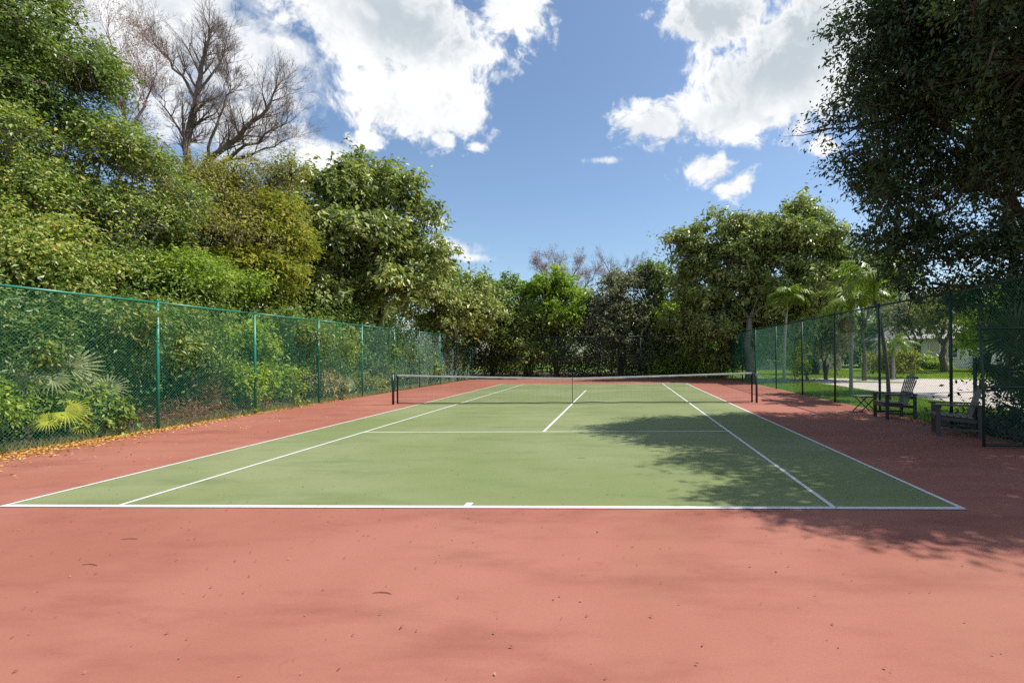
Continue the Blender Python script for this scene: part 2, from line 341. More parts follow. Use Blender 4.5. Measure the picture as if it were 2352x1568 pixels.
line(-.03, .03, 5.5105, 18.2595); line(-.045, .035, .0855, .20)

# ------------------------------------------------------------------ fences
FH = 3.05
def chain(A, B, h, wire, z0=.05, per=.072):
    """diamond wire between ground points A and B"""
    A = np.array(A, float); B = np.array(B, float); l = np.linalg.norm(B-A); d = (B-A)/l; nn = np.array([-d[1], d[0]])
    H = h-z0; slope = 1.0
    mb = MB()
    for sg in (1, -1):
        s0 = np.arange(-H, l, per) if sg > 0 else np.arange(0, l+H, per)
        s1 = s0+sg*H
        lo, hi = np.clip(s0, 0, l), np.clip(s1, 0, l)
        za = z0+np.abs(lo-s0); zb = z0+np.abs(hi-s0); k = np.abs(hi-lo) > .01
        lo, hi, za, zb = lo[k], hi[k], za[k], zb[k]; off = nn*.003*sg
        Pa = np.c_[A[0]+d[0]*lo+off[0], A[1]+d[1]*lo+off[1], za]; Pb = np.c_[A[0]+d[0]*hi+off[0], A[1]+d[1]*hi+off[1], zb]
        ns = 7
        for q in range(ns): mb.sticks(Pa+(Pb-Pa)*q/ns, Pa+(Pb-Pa)*(q+1)/ns, wire, wire, 3)
    return mb
def fence(name, label, pts, matp, matm, wire=.0024, h=FH, skip=(), lean=0):
    root = thing(name, label, 'fence', (pts[0][0], pts[0][1], 0)); ox, oy = pts[0]
    loc = [(p[0]-ox, p[1]-oy) for p in pts]
    pm = MB().tube([(0, 0, -.15), (0, 0, h+.03)], .034, 10).tube([(0, 0, h+.03), (0, 0, h+.06), (0, 0, h+.075)], [.040, .036, .012], 10).mesh('post', matp, True)
    tb = MB().tube([(0, 0, h*.5), (0, 0, h*.5+.03)], .039, 8).mesh('tie_band', matp)
    for i, p in enumerate(loc):
        o = link(bpy.data.objects.new('post', pm), root); o.location = (p[0], p[1], 0); o.rotation_euler = (random.uniform(-.006, .006), random.uniform(-.006, .006), 0)
        for zz in (-.55, 0, .55):
            b = link(bpy.data.objects.new('tie_band', tb), o); b.location = (0, 0, zz)
    for i in range(len(loc)-1):
        a, b = loc[i], loc[i+1]
        if i in skip: continue
        MB().tube([(a[0], a[1], h), ((a[0]+b[0])/2, (a[1]+b[1])/2, h-.008), (b[0], b[1], h)], .027, 8).build('top_rail', matp, root, smooth=True)
        tag(chain(a, b, h, wire).build('mesh_panel', matm, root), kind='stuff')
    return root
LX, RX, BY = -9.42, 9.13, 31.0
fence('chain_link_fence', 'long bright green chain-link fence with posts along the left of the court', [(LX, y) for y in (-6.3, -3.2, -.1, 2.97, 6.04, 9.2, 12.35, 15.4, 18.4, 21.4, 24.5, 27.7, BY)], M['vinyl'], M['vinyl'], .0017)
fence('chain_link_fence', 'dark green chain-link fence across the far end of the court', [(x, BY+.02) for x in (LX+.09, -6.3, -3.15, -.03, 3.1, 6.2, RX-.09)], M['vinyldarkshade'], M['vinyldarkshade'], .0018)
fence('chain_link_fence', 'green chain-link fence between the court and the lawn with palms', [(RX, y) for y in (BY, 28.0, 25.2, 22.2, 18.5, 15.05, 11.94, 8.95, 5.87, 3.45)], M['vinyldarkshade'], M['vinyl'], .0022)  # tree shade is put into the post colour, wires keep the vinyl green

def gate():
    r = thing('gate_leaf', 'open chain-link gate leaf with green frame at the right edge', 'gate', (RX-.06, 3.44, 0), math.radians(180-3.5))
    w, h = .925, 2.14
    for nm, path in (('frame_stile', [(0.04, 0, .05), (0.04, 0, h)]), ('frame_stile', [(w, 0, .03), (w+.0, .0, h*.5), (w+.06, .01, h)]), ('frame_rail', [(0.04, 0, .06), (w, 0, .06)]), ('frame_rail', [(0.04, 0, h-.02), (w+.055, 0.01, h-.02)]), ('frame_rail', [(0.04, 0, 1.08), (w+.02, 0, 1.08)])):
        MB().tube(path, .024, 8).build(nm, M['vinyldarkshade'], r, smooth=True)
    tag(chain((.05, 0), (w, 0), h-.04, .0026).build('mesh_panel', M['vinyldarkshade'], r), kind='stuff')
    MB().box((w+.03, 0, 1.12), (.05, .06, .16)).tube([(w, -.05, 1.1), (w+.07, -.06, 1.1), (w+.08, -.06, 1.02)], .009, 6).build('latch', M['netpost'], r)
gate()
def low_panel():
    r = thing('low_gate', 'low two-rail chain-link gate panel standing behind the gate leaf', 'gate', (9.36, 5.45, 0), math.radians(-6))
    for x in (0, 1.9): MB().tube([(x, 0, -.1), (x, 0, 1.58)], .038, 8).build('post', M['vinyldarkshade'], r, smooth=True)
    for z in (1.32, .88, .25): MB().tube([(.03, 0, z), (1.88, 0, z)], .020, 8).build('rail', M['vinyldarkshade'], r, smooth=True)
    tag(chain((.03, 0), (1.88, 0), 1.5, .0024).build('mesh_panel', M['vinyldarkshade'], r), kind='stuff')
low_panel()

# ------------------------------------------------------------------ net
def net():
    r = thing('tennis_net', 'sagging tennis net with grey-white top band across the court', 'net', (0, 11.885, 0))
    E = 6.26
    top = lambda x: .915+.150*(np.abs(x)/6.4)**1.25
    for sg in (-1, 1):
        p = MB().tube([(0, 0, -.1), (0, 0, 1.09)], .040, 12).tube([(0, 0, 1.09), (0, 0, 1.105), (0, 0, 1.11)], [.046, .046, .01], 12).build('net_post', M['netpost'], r, (sg*6.42, 0, 0), smooth=True)
        if sg > 0: MB().box((-.01, -.052, .98), (.07, .03, .10)).tube([(.0, -.06, .98), (.0, -.10, .98), (.0, -.11, .90)], .010, 6).build('crank', M['steel'], p)
        else: MB().box((0, -.045, 1.03), (.03, .02, .08)).build('cable_hook', M['steel'], p)
        MB().box((sg*E, 0, .53), (.055, .012, 1.02)).build('side_tape', M['tape'], r)
        MB().tube([(sg*(E+.02), 0, top(E)-.02), (sg*6.39, 0, 1.05)], .005, 6).build('cable', M['steel'], r)
        MB().tube([(sg*(E+.02), 0, .06), (sg*6.39, 0, .10)], .004, 6).build('cable', M['tape'], r)
    xs = np.linspace(-E, E, 81); t = top(xs)
    V = []; Q = []
    for i, (x, z) in enumerate(zip(xs, t)):
        w = .004*math.sin(i*1.7)
        for dy, dz in ((-.007, -.058+w), (-.010, -.02), (-.004, 0), (.004, 0), (.010, -.02), (.007, -.058+w)): V.append((x, dy, z+dz))
    for i in range(80):
        for j in range(5): Q.append((i*6+j, i*6+j+1, i*6+j+7, i*6+j+6))
    MB().add(V, q=Q).build('top_band', M['band'], r)
    MB().tube([(x, 0, .030+.012*math.sin(x*2.3)**2) for x in xs], .016, 6).build('bottom_tape', M['tape'], r)
    MB().box((0, -.012, .46), (.018, .006, .90)).build('center_strap', M['thread'], r)
    th = MB(); vx = np.arange(-E+.02, E, .045)
    belly = lambda x, z: .05*np.sin(np.pi*np.clip(z, 0, 1))*np.cos(x*.5)*.3
    zs = np.linspace(0, 1, 6); jit = rng.normal(0, .006, len(vx))
    for k in range(5):
        za = .03+(top(vx)-.08)*zs[k]; zb = .03+(top(vx)-.08)*zs[k+1]
        th.sticks(np.c_[vx+jit*math.sin(k), belly(vx, za), za], np.c_[vx+jit*math.sin(k+1), belly(vx, zb), zb], .0014, .0014, 3)
    hx = np.linspace(-E, E, 60)
    for k in range(1, 21):
        z = .03+(top(hx)-.08)*k/21+.006*np.sin(hx*3+k)
        Pn = np.c_[hx, belly(hx, z), z]; th.sticks(Pn[:-1], Pn[1:], .0014, .0014, 3)
    tag(th.build('netting', M['thread'], r), kind='stuff')
net()

# ------------------------------------------------------------------ chairs and table
def chair(label, loc, rz):
    r = thing('garden_chair', label, 'chair', loc, rz, 'slatted garden chairs beside the court'); r.scale = (1.01, 1.01, 1.03)
    bw = MB()
    for sg in (-1, 1):
        MB().box((.33, sg*.30, .30), (.078, .042, .60)).build('leg', M['chair'], r)
        MB().box((-.36, sg*.30, .30), (.070, .042, .60)).build('leg', M['chair'], r)
        MB().box((-.015, sg*.30, .135), (.615, .026, .042)).build('side_stretcher', M['chair'], r)
        MB().bar((.36, sg*.262, .355), (-.38, sg*.262, .295), .03, .070).build('seat_rail', M['chair'], r)
        am = MB(); pl = [(.42, -.05), (.42, .05), (.36, .075), (-.20, .07), (-.42, .03), (-.42, -.05)]
        V = [(x, sg*.315+y*sg, z) for z in (.602, .628) for x, y in pl]; n = len(pl)
        am.add(V, q=[(i, (i+1) % n, n+(i+1) % n, n+i) for i in range(n)]+[(0, 1, 2, 5), (2, 3, 4, 5), (n, n+5, n+2, n+1), (n+2, n+5, n+4, n+3)]).build('arm', M['chair'], r)
    MB().box((.382, 0, .355), (.022, .555, .085)).build('front_apron', M['chair'], r)
    MB().box((-.385, 0, .52), (.03, .55, .08)).build('back_rail', M['chair'], r)
    for i in range(6):
        f = i/5; x = .345-f*.56; z = .418-f*.045
        ang = math.atan2(.045, .56); c, s_ = math.cos(ang), math.sin(ang)
        MB().box((x, 0, z), (.082, .56, .020), [[c, 0, -s_], [0, 1, 0], [s_, 0, c]]).build('seat_slat', M['chairslat'], r)
    tilt = math.radians(19); bz = np.array([-math.sin(tilt), 0, math.cos(tilt)])
    for i in range(7):
        k = i-3; y0, y1 = k*.066, k*.084; ln = .84-.020*k*k
        A = np.array([-.215, y0, .345]); B = A+bz*ln+np.array([0, y1-y0, 0])
        mb = MB(); sd = np.array([0, 1., 0]); nn = np.cross(sd, bz); V = []
        for q, (p, w) in enumerate(((A, .036), (A+(B-A)*.94, .050), (A+(B-A)*.985, .042), (B, .024))):
            for nz in (-.006, .006):
                for yy in (-.5, .5): V.append(p+sd*yy*w+nn*nz)
        Q = []
        for q in range(3):
            a = q*4; Q += [(a, a+1, a+5, a+4), (a+3, a+2, a+6, a+7), (a+2, a, a+4, a+6), (a+1, a+3, a+7, a+5)]
        Q += [(0, 2, 3, 1), (12, 13, 15, 14)]
        mb.add(V, q=Q).build('back_slat', M['chairslat'], r)
    for zz in (.32, .72):
        p = np.array([-.215, 0, .345])+bz*zz+np.array([-.022, 0, -.01]); MB().box(p, (.022, .50, .06)).build('back_brace', M['chair'], r)
    return r
chair('dark slatted garden chair beside the folding side table, facing the court', (8.86, 7.72, .0), math.pi)
chair('dark slatted garden chair next to the open gate leaf, seen from its side', (8.63, 4.99, .0), math.radians(180-24))
def side_table():
    r = thing('folding_table', 'small folding side table with crossed legs beside the chair', 'table', (8.78, 9.12, 0), math.radians(4))
    for i in range(6): MB().box((-.22+i*.088, 0, .452), (.078, .46, .018)).build('top_slat', M['chairslat'], r)
    for y in (-.17, .17): MB().box((0, y, .432), (.50, .03, .022)).build('top_batten', M['chair'], r)
    for sg in (-1, 1):
        MB().bar((-.24, sg*.20, .0), (.20, sg*.20, .43), .02, .036, (0, 1, 0)).build('leg', M['chair'], r)
        MB().bar((.24, sg*.178, .0), (-.20, sg*.178, .43), .02, .036, (0, 1, 0)).build('leg', M['chair'], r)
    for x in (-.20, .20): MB().tube([(x, -.2, .05), (x, .2, .05)], .010, 6).build('stretcher', M['chair'], r)
side_table()

# ------------------------------------------------------------------ vegetation
def unit(n):
    v = rng.normal(size=(n, 3)); return v/np.linalg.norm(v, axis=1)[:, None]
def wig(A, B, n=5, amp=.08):
    A = np.asarray(A, float); B = np.asarray(B, float); t = np.linspace(0, 1, n)[:, None]; l = np.linalg.norm(B-A)
    P = A+(B-A)*t+rng.normal(0, amp*l/3, (n, 3))*np.sin(t*math.pi); P[0] = A; P[-1] = B; return P
def pxblobs(bl):
    """(x, y, rx, ry, Y[, depth scale]) in picture units -> centre and radii in metres"""
    out = []
    for b in bl:
        c = at(b[0], b[1], b[4]); k = (b[4]-CAM[1])/FPX; out.append((c, np.array([b[2]*k, (b[2]+b[3])/2*k*(b[5] if len(b) > 5 else 1), b[3]*k])))
    return out
def holes(P, k=1.0):
    return (np.sin(P[:, 0]*2.3*k+1.3*np.sin(P[:, 2]*1.7*k))+np.sin(P[:, 1]*2.1*k+1.1*np.sin(P[:, 0]*1.3*k))+np.sin(P[:, 2]*2.6*k+P[:, 0]*.9*k))/3
def crown_mesh(blobs, n, ln, wd, per=28, cr_=.38, tint=(.5, .22), up=.55, zmin=.1, shell=.5, sub=9, gap=-.22):
    """leafy sprays growing outwards from an uneven cluster of lobes"""
    per = 15; ln = ln*1.15; wd = wd*1.2
    main = [(np.asarray(c, float), np.asarray(r, float)*np.ones(3)) for c, r in blobs]; blobs = []
    for c, r in main:
        blobs.append((c, r*.78))
        for _ in range(sub):
            dd = unit(1)[0]; dd[2] = abs(dd[2]) if rng.random() < .6 else dd[2]; f = rng.uniform(.18, .52)
            blobs.append((c+dd*r*(1.12-f*rng.uniform(.2, 1.0)), r*f*rng.uniform(.75, 1.25, 3)))
    w = np.array([np.prod(r)**(2/3) for _, r in blobs]); w /= w.sum(); nc = max(6, int(n/per*1.25))
    which = rng.choice(len(blobs), nc, p=w); C = np.array([b[0] for b in blobs])[which]; R = np.array([b[1] for b in blobs])[which]
    d = unit(nc); d[:, 2] = np.where((d[:, 2] < -.2) & (rng.random(nc) < .45), -d[:, 2], d[:, 2])
    P0 = C+d*R*(shell+(.98-shell)*rng.random(nc)**.6)[:, None]
    sc_ = 1/max(.6, np.mean([r.mean() for _, r in main])); keep = holes(P0, 1.9*sc_)+rng.normal(0, .12, nc) > gap
    P0, d, which, C = P0[keep], d[keep], which[keep], C[keep]; nc = len(P0)
    T = d*.75+rng.normal(0, .42, (nc, 3))+[0, 0, .18]; T /= np.linalg.norm(T, axis=1)[:, None]
    Ls = cr_*rng.uniform(.7, 2.0, nc)*np.where(rng.random(nc) < .07, 1.8, 1.0); dr = rng.uniform(.1, .5, nc)
    k = rng.poisson(per, nc); idx = np.repeat(np.arange(nc), k); m_ = len(idx); u = rng.random(m_)**.8
    rad = rng.normal(size=(m_, 3)); off = rad*(.17*cr_+.05)
    P = P0[idx]+T[idx]*(Ls[idx]*u)[:, None]+off; P[:, 2] -= dr[idx]*Ls[idx]*u*u
    ct = rng.normal(tint[0], tint[1]*.55, nc)+.22*holes(P0, 2.4*sc_+.4)
    ok = P[:, 2] > zmin; P, idx, off, rad = P[ok], idx[ok], off[ok], rad[ok]; m_ = len(P)
    nrm = d[idx]*.38+np.array([0, 0, up*.8])+rad*.20+rng.normal(0, .45, (m_, 3))
    ax = T[idx]*.7+rad*.5; ax[:, 2] -= .3
    s = np.clip(rng.lognormal(-.08, .34, m_), .4, 1.9)
    mb = MB(); mb.leaves(P, nrm, ax, ln*s, wd*s, np.clip(ct[idx]+rng.normal(0, tint[1]*.8, m_), 0, 1))
    tips = P0+T*Ls[:, None]; tips[:, 2] -= dr*Ls
    return mb, tips, which, [b[0] for b in blobs], [c for c, _ in main]
def tree(name, label, base, blobs, n, ln, wd, lm, bark='bark', tr=.16, per=28, cr_=.38, tint=(.5, .22), group=None, cat='tree', trunks=1, zmin=.3, up=.55, shell=.5, twigs=.35, sub=9, fork_z=None, limb=.6, gap=-.22):
    mb, CC, which, allc, cen = crown_mesh(blobs, n, ln, wd, per, cr_, tint, up, zmin, shell, sub, gap)
    base = np.asarray(base, float); cc = np.mean(cen, 0)
    root = thing(name, label, cat, base, 0, group)
    for v in mb.v: v -= base
    tag(mb.build('crown', LM[lm], root), kind='stuff')
    tbs = [MB() for _ in range(trunks)]; low = min(c[2] for c in cen)
    for q, tb in enumerate(tbs):
        b0 = base+np.array([rng.normal(0, .25), rng.normal(0, .25), 0])*(q > 0)
        fork = np.array([b0[0]*.55+cc[0]*.45, b0[1]*.55+cc[1]*.45, fork_z or max(.9, low*.55)])+rng.normal(0, .2, 3)*(q > 0)
        tb.tube(wig(b0-[0, 0, .15], fork, 6, .10), np.linspace(tr*1.25, tr*.8, 6), 9)
        mine = [np.asarray(c) for i, c in enumerate(cen) if i % trunks == q]
        if not mine: continue
        boughs = [mine[0]]                                   # a few boughs, the other lobes branch off them
        while len(boughs) < min(5, len(mine)): boughs.append(max(mine, key=lambda c: min(np.linalg.norm(c-b_) for b_ in boughs)))
        paths = [wig(fork, c, 6, .16) for c in boughs]
        for P_ in paths: tb.tube(P_, np.linspace(tr*limb, tr*.16, 6), 6)
        for c in mine:
            if any(c is b_ for b_ in boughs): continue
            st_ = min((P_[j] for P_ in paths for j in (2, 3, 4, 5)), key=lambda a_: np.linalg.norm(a_-c)); tb.tube(wig(st_, c, 5, .16), np.linspace(tr*limb*.45, tr*.12, 5), 5)
    tb = tbs[0]
    k = rng.random(len(CC)) < twigs; src = np.array(allc)[which[k]]; dst = CC[k]
    mid = (src*.45+dst*.55)+rng.normal(0, .10, dst.shape)-[0, 0, .08]
    tb.sticks(src, mid, tr*.09, tr*.05, 3); tb.sticks(mid, dst, tr*.05, .003, 3)
    for tb in tbs:
        for v in tb.v: v -= base
        tb.build('trunk', M[bark], root, smooth=True)
    return root
def ptree(name, label, bx, by, Y, bl, *a, **k):
    """tree whose crown lobes are given as picture positions at real depths"""
    blobs = pxblobs(bl); c = np.mean([b[0] for b in blobs], 0)
    base = (at(bx, by, Y)[0], Y, 0); return tree(name, label, base, blobs, *a, **k)

# --- left side trees
ptree('broadleaf_tree', 'tall dark green tree filling the upper left corner', 60, 400, 8.2,
      [(40, 150, 150, 120, 7.6), (165, 195, 85, 85, 8.2), (110, 100, 80, 75, 8.2), (-80, 60, 140, 130, 7), (60, 250, 150, 70, 7.6), (-150, 250, 160, 140, 6)], 60000, .090, .044, 'deep', tr=.2, cr_=.34, gap=-.1)
ptree('broadleaf_tree', 'dense sunlit green tree rising behind the nearest stretch of left fence', 150, 600, 7.6,
      [(60, 400, 130, 110, 7.0), (230, 370, 105, 85, 8.2), (330, 400, 60, 75, 8.8), (310, 520, 110, 110, 8.6), (140, 540, 140, 100, 7.2), (-60, 500, 140, 130, 6), (395, 480, 45, 60, 9.4), (230, 640, 150, 70, 8)], 80000, .085, .042, 'mid', tr=.17, cr_=.33, tint=(.5, .32), gap=-.1, bark='barkpale', twigs=.55)
ptree('broadleaf_tree', 'yellow-green spreading tree overhanging the left fence at the frame edge', 40, 700, 5.4,
      [(20, 620, 120, 60, 5.4), (150, 650, 90, 45, 6.2), (60, 540, 90, 50, 5.8)], 22000, .08, .04, 'mid', tr=.09, cr_=.30, tint=(.75, .30))
ptree('broadleaf_tree', 'olive-brown thinning tree beneath the large bare branches', 500, 640, 13.0,
      [(450, 470, 80, 80, 11.6), (540, 470, 95, 80, 13.2), (620, 428, 66, 56, 14), (480, 580, 110, 90, 11.5), (580, 540, 90, 70, 13)], 50000, .085, .04, 'olive', tr=.17, cr_=.42, tint=(.45, .25), per=22, twigs=.6)
ptree('broadleaf_tree', 'golden yellow tree between the olive tree and the big green tree', 630, 700, 12.9,
      [(650, 560, 42, 70, 13), (615, 655, 75, 55, 12.4), (540, 640, 75, 60, 11.8), (660, 490, 34, 40, 13.5), (480, 680, 60, 40, 11)], 24000, .12, .06, 'gold', tr=.12, cr_=.36, tint=(.45, .28))
ptree('broadleaf_tree', 'bright green bushy tree just above the fence near its second post', 420, 700, 9.6,
      [(430, 640, 90, 55, 9.6), (350, 640, 70, 55, 9), (500, 660, 60, 45, 10.4)], 24000, .085, .044, 'bright', tr=.11, cr_=.33, tint=(.3, .28))
ptree('broadleaf_tree', 'large round broad-leaved green tree in the middle of the left row', 830, 740, 20.5,
      [(790, 475, 78, 70, 19.8), (850, 430, 66, 58, 20.4), (925, 470, 62, 55, 20.4), (975, 545, 40, 28, 20.8), (930, 550, 75, 60, 20), (820, 570, 120, 90, 19.4), (745, 560, 70, 100, 18.8), (900, 640, 110, 80, 20), (770, 680, 110, 70, 18.6), (715, 440, 32, 40, 19.4), (985, 490, 22, 14, 20.6)], 56000, .22, .115, 'broad', tr=.22, cr_=.55, per=22, tint=(.5, .28), gap=-.12, sub=12)
ptree('broadleaf_tree', 'dusky green tree descending to the far left fence corner', 1010, 760, 26.5,
      [(1000, 690, 62, 62, 25.6), (1060, 700, 55, 55, 27.5), (960, 660, 45, 45, 25), (1090, 730, 45, 50, 29.5), (1030, 745, 60, 35, 26)], 24000, .20, .10, 'broad', tr=.16, cr_=.5, per=20, tint=(.55, .26))
def conifer(label, x, y, Y):
    base = np.array([at(x, y, Y)[0], Y, 0]); root = thing('conifer', label, 'tree', base); top = 8.6
    MB().tube([(0, 0, -.1), (0.05, 0, 4), (0, 0, top)], [.14, .09, .02], 7).build('trunk', M['bark'], root)
    P = []; A = []
    for z in np.arange(4.6, top, .34):
        R_ = .15+(top-z)*.36
        for a in np.arange(0, 6.28, .8)+z*3:
            for f in np.linspace(.15, 1, 9):
                k = 9; p = np.array([math.cos(a)*R_*f, math.sin(a)*R_*f, z-.12*f+.25*f*f]); P.append(p+rng.normal(0, .05, (k, 3))); A.append(np.tile([math.cos(a), math.sin(a), .3], (k, 1))+rng.normal(0, .4, (k, 3)))
    P = np.concatenate(P); A = np.concatenate(A); mb = MB(); mb.leaves(P, unit(len(P))+[0, 0, .5], A, .17, .05, np.clip(rng.normal(.4, .2, len(P)), 0, 1))
    tag(mb.build('crown', LM['deep'], root), kind='stuff')
conifer('small spire-shaped conifer peeking above the far left trees', 1040, 700, 29.0)

# --- bare trees
def bare(name, label, base, top_pts, mat, tr=.2, depth=5, seed=1, spread=.5, buds=None, kids=(3, 4), tl=1.0):
    rs = np.random.default_rng(seed); base = np.asarray(base, float)
    root = thing(name, label, 'tree', base); tb = MB(); A, B, RA, RB = [], [], [], []; tips = []
    def grow(p, d, l, r, lev):
        segs = 3; q = p
        for i in range(segs):
            d = d+rs.normal(0, .13, 3)+np.array([0, 0, .05]); d = d/np.linalg.norm(d); e = q+d*l/segs
            ra, rb = r*(1-i*.16), r*(1-(i+1)*.16); A.append(q); B.append(e); RA.append(ra); RB.append(rb); q = e
            if lev > 0 and i > 0 or lev > 1:
                for _ in range(rs.integers(1, 3)):
                    s = rs.normal(0, 1, 3); s -= d*(s@d); s /= np.linalg.norm(s)+1e-9
                    nd = d*.75+s*spread*rs.uniform(.7, 1.3)+np.array([0, 0, .22]); grow(q, nd/np.linalg.norm(nd), l*rs.uniform(.55, .78), max(.0032, rb*.52), lev-1)
        if lev > 0: grow(q, d, l*.72, max(.0032, r*.5), lev-1)
        else: tips.append(q)
    for (pts, r0) in top_pts:
        P = np.array(pts, float)-base; k = len(P)
        Pf = []
        for i in range(k-1):
            for f in np.linspace(0, 1, 4)[:-1]: Pf.append(P[i]+(P[i+1]-P[i])*f+rs.normal(0, .05, 3)*(i+f > 0))
        Pf.append(P[-1]); Pf = np.array(Pf); rad = np.linspace(r0, r0*.22, len(Pf)); tb.tube(Pf, rad, 8)
        for i in range(len(Pf)//3, len(Pf)):
            d = Pf[i]-Pf[i-1]; d /= np.linalg.norm(d)
            for _ in range(rs.integers(kids[0], kids[1])):
                s = rs.normal(0, 1, 3); s -= d*(s@d); s /= np.linalg.norm(s)
                nd = d*.55+s*.75+np.array([0, 0, .3]); grow(Pf[i], nd/np.linalg.norm(nd), rs.uniform(.75, 1.25)*(.5+.5*r0/.2)*tl, rad[i]*.42+.004, depth)
        grow(Pf[-1], (Pf[-1]-Pf[-2])/np.linalg.norm(Pf[-1]-Pf[-2]), 1.0*tl, rad[-1], depth)
    A, B, RA, RB = map(np.array, (A, B, RA, RB)); th = RA > .02
    tb.sticks(A[th], B[th], RA[th], RB[th], 6); tb.sticks(A[~th], B[~th], RA[~th], RB[~th], 3)
    tb.build('trunk', M[mat], root)
    if buds:
        T = np.array(tips); T = T[rs.random(len(T)) < buds[1]]; T = np.repeat(T, 3, 0)+rs.normal(0, .09, (len(T)*3, 3))
        mb = MB(); mb.leaves(T, rs.normal(size=T.shape), rs.normal(size=T.shape), buds[2], buds[2]*.55, rs.random(len(T)))
        tag(mb.build('crown', LM[buds[0]], root), kind='stuff')
    return len(A)
p = lambda x, y, Y: at(x, y, Y)
bb = (p(425, 700, 15.2)[0], 15.2, 0)
NB = []
NB.append(bare('bare_tree', 'large leafless tree with forked grey trunk above the left row', bb,
     [([bb, p(428, 430, 15.2), p(430, 330, 15.2), p(450, 230, 15.3), p(462, 150, 15.3), p(480, 90, 15.4)], .20),
      ([p(430, 425, 15.2), p(480, 370, 15.0), p(545, 310, 14.8), p(600, 265, 14.8), p(628, 215, 14.8)], .15),
      ([p(440, 420, 15.2), p(520, 370, 15.6), p(590, 325, 15.8), p(645, 290, 15.8)], .10),
      ([p(452, 228, 15.3), p(418, 175, 15.1), p(375, 125, 15.0), p(350, 85, 15)], .07), ([p(455, 215, 15.3), p(500, 150, 15.5), p(520, 100, 15.6)], .06),
      ([p(480, 370, 15.0), p(490, 290, 14.8), p(515, 220, 14.7), p(530, 190, 14.7)], .06), ([p(432, 330, 15.2), p(395, 270, 15.4), p(365, 220, 15.5)], .055), ([p(520, 370, 15.6), p(610, 345, 15.6), p(660, 320, 15.5)], .05)], 'twig', depth=3, seed=4, spread=.6, kids=(2, 4), tl=.78))
bb = (p(280, 700, 12.6)[0], 12.6, 0)
NB.append(bare('bare_tree', 'reddish budding tree showing between the corner tree and the bare tree', bb,
     [([bb, p(280, 420, 12.6), p(290, 300, 12.6), p(285, 220, 12.6), p(260, 130, 12.6)], .11), ([p(288, 300, 12.6), p(330, 240, 12.8), p(350, 190, 12.8)], .06),
      ([p(284, 250, 12.6), p(230, 150, 12.4), p(180, 60, 12.2), p(120, -10, 12)], .07)], 'twigred', depth=3, seed=9, spread=.6, kids=(1, 3), buds=('rust', .5, .055)))
bb = (p(1275, 760, 37)[0], 37, 0)
NB.append(bare('bare_tree', 'reddish leafless tree showing above the lime tree at the far end', bb,
     [([bb, p(1275, 690, 37), p(1280, 640, 37), p(1275, 612, 37)], .16), ([p(1278, 670, 37), p(1310, 640, 37), p(1325, 615, 37)], .1), ([p(1276, 660, 37), p(1250, 640, 37), p(1240, 615, 37)], .09), ([p(1300, 700, 37), p(1345, 660, 37), p(1365, 630, 37)], .08)], 'twigred', depth=3, seed=13, spread=.6, kids=(2, 3), tl=.8, buds=('rust', .25, .09)))
bb = (p(1405, 760, 38)[0], 38, 0)
NB.append(bare('bare_tree', 'thin grey leafless tree above the dark trees at the far end', bb,
     [([bb, p(1402, 670, 38), p(1405, 635, 38), p(1390, 605, 38)], .12), ([p(1404, 650, 38), p(1435, 625, 38), p(1458, 610, 38)], .07)], 'twig', depth=3, seed=21, spread=.6, kids=(1, 3), tl=.75))

# --- far end
ptree('broadleaf_tree', 'grey-green tree at the far left corner of the back fence', 1130, 800, 33.5,
      [(1110, 700, 40, 50, 33), (1150, 720, 50, 50, 33.5), (1125, 655, 24, 22, 34), (1180, 680, 40, 36, 34.5), (1120, 770, 50, 60, 33)], 18000, .22, .11, 'deep', tr=.14, cr_=.5, per=20)
ptree('broadleaf_tree', 'bright lime green bushy tree beyond the back fence', 1280, 820, 33.2,
      [(1275, 665, 44, 36, 33.4), (1310, 690, 40, 36, 33), (1235, 690, 40, 36, 34), (1290, 730, 55, 40, 33)], 17000, .20, .10, 'bright', tr=.12, cr_=.45, per=20, tint=(.25, .3))
ptree('broadleaf_tree', 'brownish olive thicket tree behind the back fence near the net centre', 1210, 840, 32.7,
      [(1200, 760, 60, 50, 32.9), (1160, 800, 60, 50, 32.8), (1250, 800, 60, 50, 32.8), (1210, 830, 80, 40, 32.7)], 22000, .15, .07, 'deep', tr=.1, cr_=.5, per=20, tint=(.6, .3), trunks=3)
ptree('broadleaf_tree', 'dark grey-leaved tree in the middle of the back row', 1420, 830, 33.6,
      [(1400, 690, 55, 55, 33.4), (1460, 660, 60, 48, 34), (1440, 730, 70, 55, 33.4), (1380, 770, 60, 60, 33), (1470, 790, 70, 60, 33)], 30000, .19, .095, 'grey', tr=.14, cr_=.5, per=20, tint=(.3, .25), trunks=2)
ptree('broadleaf_tree', 'mixed green tree against the left side of the tall shading tree', 1520, 830, 34,
      [(1500, 640, 36, 34, 34.5), (1540, 670, 40, 40, 34), (1510, 730, 50, 50, 33.5), (1530, 790, 50, 40, 33)], 16000, .2, .1, 'deep', tr=.14, cr_=.5, per=20)
ptree('shrub', 'bright yellow-green sprig of leaves left of the tall shading tree', 1545, 840, 31.9,
      [(1545, 722, 26, 22, 32), (1530, 740, 22, 18, 32)], 1800, .24, .12, 'lime', tr=.05, cr_=.35, per=14, cat='shrub')
